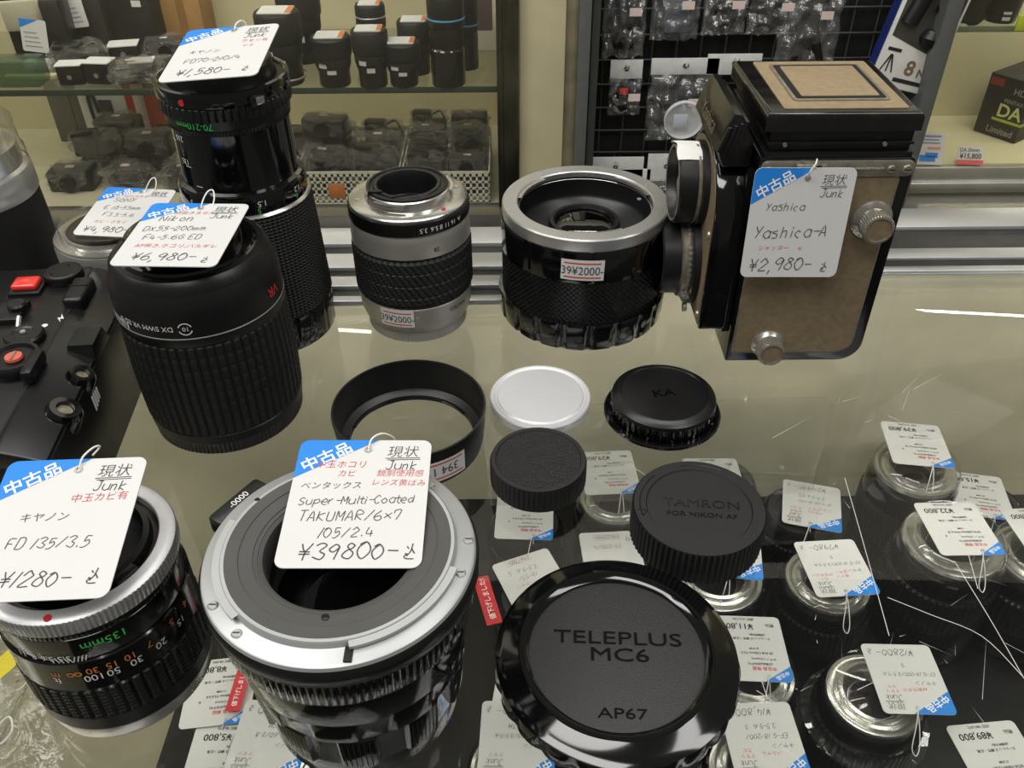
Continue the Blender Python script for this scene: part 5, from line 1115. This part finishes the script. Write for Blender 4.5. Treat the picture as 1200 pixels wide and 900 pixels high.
# ================================================================ GRID PANEL AND ITS BAGS
GY = 1.228
WIRE = M('grey_wire', (88, 90, 92), .35, metal=.6)
t = thing('wire_grid', 'black wire grid panel for hanging bags behind the brown camera', 'display grid', (.33, GY, -.2))
b = B(); x = .130
for i in range(13): b.cyl((x+.0335*i-.33, .0, -.25), (x+.0335*i-.33, .0, .30), .0014, 8)
b.build('upright_wire', WIRE, t); b = B()
for i in range(16): b.cyl((.118-.33, -.003, -.24+.0335*i), (.545-.33, -.003, -.24+.0335*i), .0014, 8)
b.build('cross_wire', WIRE, t)
def hang(label, px, pyt, wpx, hpx, header=None, content=None, sticky=True, cat='hanging pack', seed=0, hook=True):
    """bag hung on the grid; header = white card height in px"""
    P = atY(px, pyt, GY-.022); k = m_per_px(P); w_, h_ = wpx*k, hpx*k*1.04
    t = thing('hanging_bag', label, cat, P); z0 = 0
    if header:
        hh = header*k; b = B(); b.box(-w_/2, w_/2, -.0012, .0012, -hh, 0, .0004); b.build('header_card', SLAB, t); z0 = -hh*.9
        b = B(); b.lathe([(.0016, 0), (.0032, 0), (.0032, .0006), (.0016, .0006)], 16, T=Matrix.Translation((0, -.0016, -hh*.45)) @ Matrix.Rotation(PI/2, 4, 'X')); b.build('punched_hole', SATIN, t)
    if h_ > -z0+.005:
        def skin(u, v, s):
            env = (math.sin(PI*min(max(u, 0), 1))**.5)*(math.sin(PI*min(1, v*.94+.06))**.6)
            x = (u-.5)*w_*(1-.10*noise.noise(Vector((v*4, seed, 1)))); z = z0-(h_+z0)*v+.004*noise.noise(Vector((u*5, v*5, seed)))
            return (x, s*(.016*env)+.010*noise.noise(Vector((u*6+seed, v*6, s*3))), z)
        b = B(); b.grid(26, 26, lambda u, v: skin(u, v, -1)); b.grid(26, 26, lambda u, v: skin(1-u, v, .7)); b.build('bag_film', BAGF, t, sharp=12)
    if content: 
        b = B(); m_ = content(b, w_, h_, z0); b.build('contents', m_, t)
    if sticky: b = B(); b.box(w_*.06, w_*.06+.016, -.022, -.0212, z0-(h_+z0)*.30-.010, z0-(h_+z0)*.30); b.build('price_sticker', PINK, t)
    if hook:
        b = B(); b.tube(smooth([(0, .022, -.006 if header else .006), (0, .004, -.006 if header else .006), (0, -.018, -.006 if header else .006), (0, -.024, 0 if header else .012)], 4), .0013, 8); b.build('wire_hook', CHROME, t)
    return t
def c_case(b, w_, h_, z0): b.box(-w_*.26, w_*.26, -.010, .010, -h_*.88, -h_*.40, .006); b.box(-w_*.14, w_*.14, -.008, .008, -h_*.42, -h_*.28, .004); return SATIN
def c_greybox(b, w_, h_, z0): b.box(-w_*.25, w_*.25, -.012, .012, -h_*.85, -h_*.20, .003); return M('blue_grey_carton', (92, 96, 104), .5)
def c_disc(b, w_, h_, z0): b.lathe([(0, -.008), (w_*.28, -.008), (w_*.30, 0), (w_*.28, .008), (0, .008)], 32, T=Matrix.Translation((0, 0, -h_*.6)) @ Matrix.Rotation(PI/2, 4, 'X')); return SATIN
def c_small(b, w_, h_, z0): b.box(-w_*.28, w_*.30, -.010, .010, z0-.030, z0-.012, .002); b.box(-w_*.2, w_*.1, -.009, .011, z0-.05, z0-.028, .003); return SATIN
def c_tripod(b, w_, h_, z0):
    for dx in (-.26, 0, .26): b.cyl((0, 0, -h_*.42), (w_*dx, -.006*abs(dx)*4, -h_*.95), .008, 12, r1=.006)
    b.cyl((0, 0, -h_*.45), (0, 0, -h_*.22), .011, 16); b.box(-.016, .016, -.01, .01, -h_*.24, -h_*.14, .003); return PLAST
def c_fan(b, w_, h_, z0):
    for q in range(4): b.cyl((-w_*.3+w_*.18*q, 0, z0-.02), (-w_*.2+w_*.12*q, .004, -h_*.8), .007, 10)
    return SATIN
hang('clear bag with black case at top left of the wire grid', 735, -24, 52, 86, None, c_case, True, seed=1)
hang('clear bag with blue grey box at the top of the wire grid', 796, -26, 58, 68, None, c_greybox, True, seed=2)
hang('clear bag with round black part, third along the grid top', 855, -24, 52, 60, None, c_disc, True, seed=3)
hang('crinkled clear bag of small black parts above the brown camera', 912, -20, 60, 56, None, c_fan, True, seed=4)
hang('clear bag with black mini tripod above the brown camera', 960, -24, 72, 98, None, c_tripod, True, seed=5)
hang('small bag under narrow white header card with red marked part', 735, 70, 38, 64, 22, c_small, True, seed=6)
b = B(); P = atY(731, 107, GY-.036); b.box(-.006, .006, -.001, .001, -.004, .004, .0005); o = b.build('red_label', REDP, bpy.data.objects[[o.name for o in bpy.data.objects if o.name.startswith('hanging_bag')][-1]]); o.location = P-o.parent.location
hang('wide bag under long white header card left of the brown camera', 804, 68, 80, 96, 19, c_fan, True, seed=7)
P = atY(801, 140, GY-.060); t = thing('clear_lens_cap', 'round milky plastic cap hanging in front of the wide bag', 'lens cap', P)
b = B(); R_ = 23*m_per_px(P); b.lathe([(0, -.0035), (R_*.86, -.0035), (R_*.9, -.003), (R_*.98, -.003), (R_, -.002), (R_, .0045), (R_*.97, .0050)], 48, T=Matrix.Rotation(PI/2+.1, 4, 'X')); b.build('cap_shell', MILKY, t)
b = B(); b.box(-R_*.55, R_*.15, -.006, -.0052, -R_*.35, R_*.35, .0003); b.build('paper_label', M('blue_white_paper', (176, 184, 196), .6), t)
hang('white header card of a pack just behind the camera finder', 862, 63, 64, 24, 24, None, False, seed=8)
hang('white header card showing left of the camera, nearer the frame', 722, 184, 66, 40, 27, None, False, seed=9)
hang('white header card beside the camera lens, lower right', 782, 180, 44, 46, 34, None, False, seed=10)
hang('white header card half hidden by the teleconverter rim', 740, 198, 46, 30, 26, None, False, seed=11, hook=False)

# ================================================================ RIGHT SHOWCASE CONTENTS
# leaning tripod package
P = atY(1050, 98, 1.17); k = m_per_px(P)
t = thing('tripod_package', 'white package with dark window showing a black tripod', 'package', P, .0); t.rotation_euler = (-.10, .21, -.08)
b = B(); b.box(-.042, .042, -.012, .012, -.005, .17, .002); b.build('carton_body', M('white_carton', (212, 212, 208), .45), t)
b = B(); b.prism([(-.036, .058), (.038, .040), (.038, .168), (-.036, .168)], .0120, .0128, T=Matrix.Rotation(PI/2, 4, 'X')); b.build('window', M('dark_window_film', (58, 58, 56), .15, coat=.6, var=.3, scale=30), t)
b = B(); b.cyl((-.022, -.013, .075), (-.010, -.013, .16), .011, 16); b.cyl((.012, -.013, .095), (.018, -.013, .165), .009, 16); b.lathe([(0, .012), (.012, .010), (.016, 0), (.012, -.010), (0, -.012)], 20, T=Matrix.Translation((.014, -.012, .064))); b.build('tripod', PLAST, t)
b = B(); put(b, font_geo('8', .02), .026, lambda x, y: (.004+x, -.0126, .024+y)); put(b, font_geo('N', .02), .015, lambda x, y: (.021+x, -.0126, .020+y)); b.build('lettering', M('bronze_print', (112, 92, 70), .5), t)
b = B(); b.box(-.012, .034, -.0126, -.012, .004, .009); b.box(.024, .030, -.0126, -.012, .034, .038); b.box(.024, .030, -.0126, -.012, .027, .031); put(b, ([(-.1, 0), (.1, 0), (.5, -1), (.4, -1), (.05, -.2), (.05, -1), (-.05, -1), (-.05, -.2), (-.4, -1), (-.5, -1)], [tuple(range(10))[::-1]]), .022, lambda x, y: (-.026+x*.8, -.0127, .036+y)); b.box(-.034, -.016, -.0127, -.012, .040, .044); b.build('print', BLACKINK, t)
b = B(); b.box(-.0432, -.0418, -.012, .012, .0, .17); b.build('blue_edge', M('navy_print', (30, 44, 110), .5), t)
# black box marked DA
P = at(1188, 169, -.2528); q = Matrix.Rotation(-.95, 4, 'Z') @ Vector((.034, -.055, 0)); t = thing('lens_box', 'black lens box with yellow green lettering on the lower deck', 'box', (P.x-q.x, P.y-q.y, -.253), -.95)
b = B(); b.box(-.034, .034, -.055, .055, .0004, .092, .0012); b.build('carton_body', M('black_lens_carton', (30, 31, 28), .45), t)
LIME = M('lime_print', (176, 190, 60), .5)
b = B(); b.box(-.012, .0343, -.0553, .0553, .026, .030); b.build('lime_band', LIME, t)
b = B(); put(b, font_geo('DA', .02), .027, lambda x, y: (.013+x, -.0558, .043+y)); b.build('lettering', M('pale_lime_print', (206, 212, 140), .5), t)
b = B(); put(b, font_geo('Limited', .02), .014, lambda x, y: (.006+x, -.0558, .012+y)); put(b, font_geo('HD', .02), .013, lambda x, y: (.018+x, -.0558, .074+y)); put(b, font_geo('PENTAX', .02), .008, lambda x, y: (.014+x, -.0558, .058+y)); b.build('small_print', M('grey_print', (150, 146, 138), .5), t)
b = B(); b.box(-.031, -.010, -.0556, -.0545, .076, .087); b.build('red_mark', M('dark_red_print', (140, 40, 38), .5), t)
# small cards on the deck edge
def stand_card(label, px, pyb, wpx, hpx, paint, rz=0., tilt=.5):
    P = at(px, pyb, -.2525); k = m_per_px(P); w_, h_ = wpx*k, hpx*k*1.1
    t = thing('price_card', label, 'price card', P, rz); t.rotation_euler = (PI/2-tilt, 0, rz)
    b = B(); b.prism(rrect(-w_/2, w_/2, 0, h_, w_*.06), -.0012, 0); b.build('card', CARD, t)
    for nm, m_, rects in paint:
        b = B()
        for x0, x1, y0, y1 in rects: b.box(w_*x0, w_*x1, h_*y0, h_*y1, 0, .0003)
        b.build(nm, m_, t)
    return t, w_, h_
t, w_, h_ = stand_card('white card with blue car shaped print on the deck edge', 1088, 193, 31, 33, (('blue_print', BLUE, ((-.36, .22, .10, .30), (-.16, .30, .22, .38))), ('text_lines', M('violet_print', (126, 126, 176), .5), ((-.4, .36, .86, .92), (-.36, .3, .76, .80), (-.4, .34, .66, .70))), ('pink_line', M('salmon_print', (216, 130, 120), .5), ((-.1, .36, .48, .56),))), -.1)
t, w_, h_ = stand_card('small price card with black figures over a red band', 1136, 193, 30, 19, (('red_band', M('salmon_red_print', (214, 92, 96), .5), ((-.5, .5, .0, .26),)),), -.1)
b = B(); put(b, font_geo('¥15,800', .015), h_*.40, lambda x, y: (x*.9, h_*.45+y, .0003)); put(b, font_geo('DA 35mm', .01), h_*.28, lambda x, y: (-w_*.05+x*.9, h_*.80+y, .0003)); b.build('figures', BLACKINK, t)
# lenses on the upper shelf
UZ = -.0608
for px, pyb, wpx, hpx, lb_ in ((1141, 30, 46, 46, 'black lens in front on the upper right shelf, left one'), (1180, 30, 42, 44, 'black lens with white label on the upper right shelf')):
    P = at(px, pyb, UZ); k = m_per_px(P); r = wpx*k/2; h = hpx*k*1.3
    t = thing('shelf_lens', lb_, 'lens', (P.x, P.y+r, UZ))
    b = B(); b.lathe([(0, .0004), (r*.78, .0004), (r*.84, .003), (r*.95, h*.5), (r*1.0, h*.9), (r*.9, h), (0, h)], 48); b.build('barrel', PLAST, t)
    n, md = ribs(50, .0006); b = B(); b.lathe([(r*.94, h*.52), (r*1.0, h*.54), (r*1.03, h*.8), (r*.98, h*.82)], n, lambda kk, i, rr, z: md(kk, i, rr, z) if kk in (1, 2) else rr); b.build('zoom_grip', RUBB, t)
    if px > 1160:
        b = B(); b.grid(4, 1, lambda u, v: ((r*.89)*math.cos(-PI/2-.1+.5*(u-.5)), (r*.89)*math.sin(-PI/2-.1+.5*(u-.5)), h*(.20+.09*v))); b.grid(4, 1, lambda u, v: ((r*.87)*math.cos(-PI/2-.1+.5*(u-.5)), (r*.87)*math.sin(-PI/2-.1+.5*(u-.5)), h*(.08+.07*v))); b.build('white_label', SLAB, t)
    else:
        b = B(); b.lathe([(r*.44, -.001), (r*.46, .001), (0, .0022)], 32, T=Matrix.Translation((0, -r*.80, h*.14)) @ Matrix.Rotation(PI/2, 4, 'X')); b.build('front_button', PLAST, t)
b = B(); P = at(1197, 36, UZ); b.box(-.010, .012, -.002, .002, 0, .020, .0006); o = b.build('shelf_tag', LIME); o.location = P; tag(o, 'lime shelf tag at the right edge of upper shelf', 'price card')
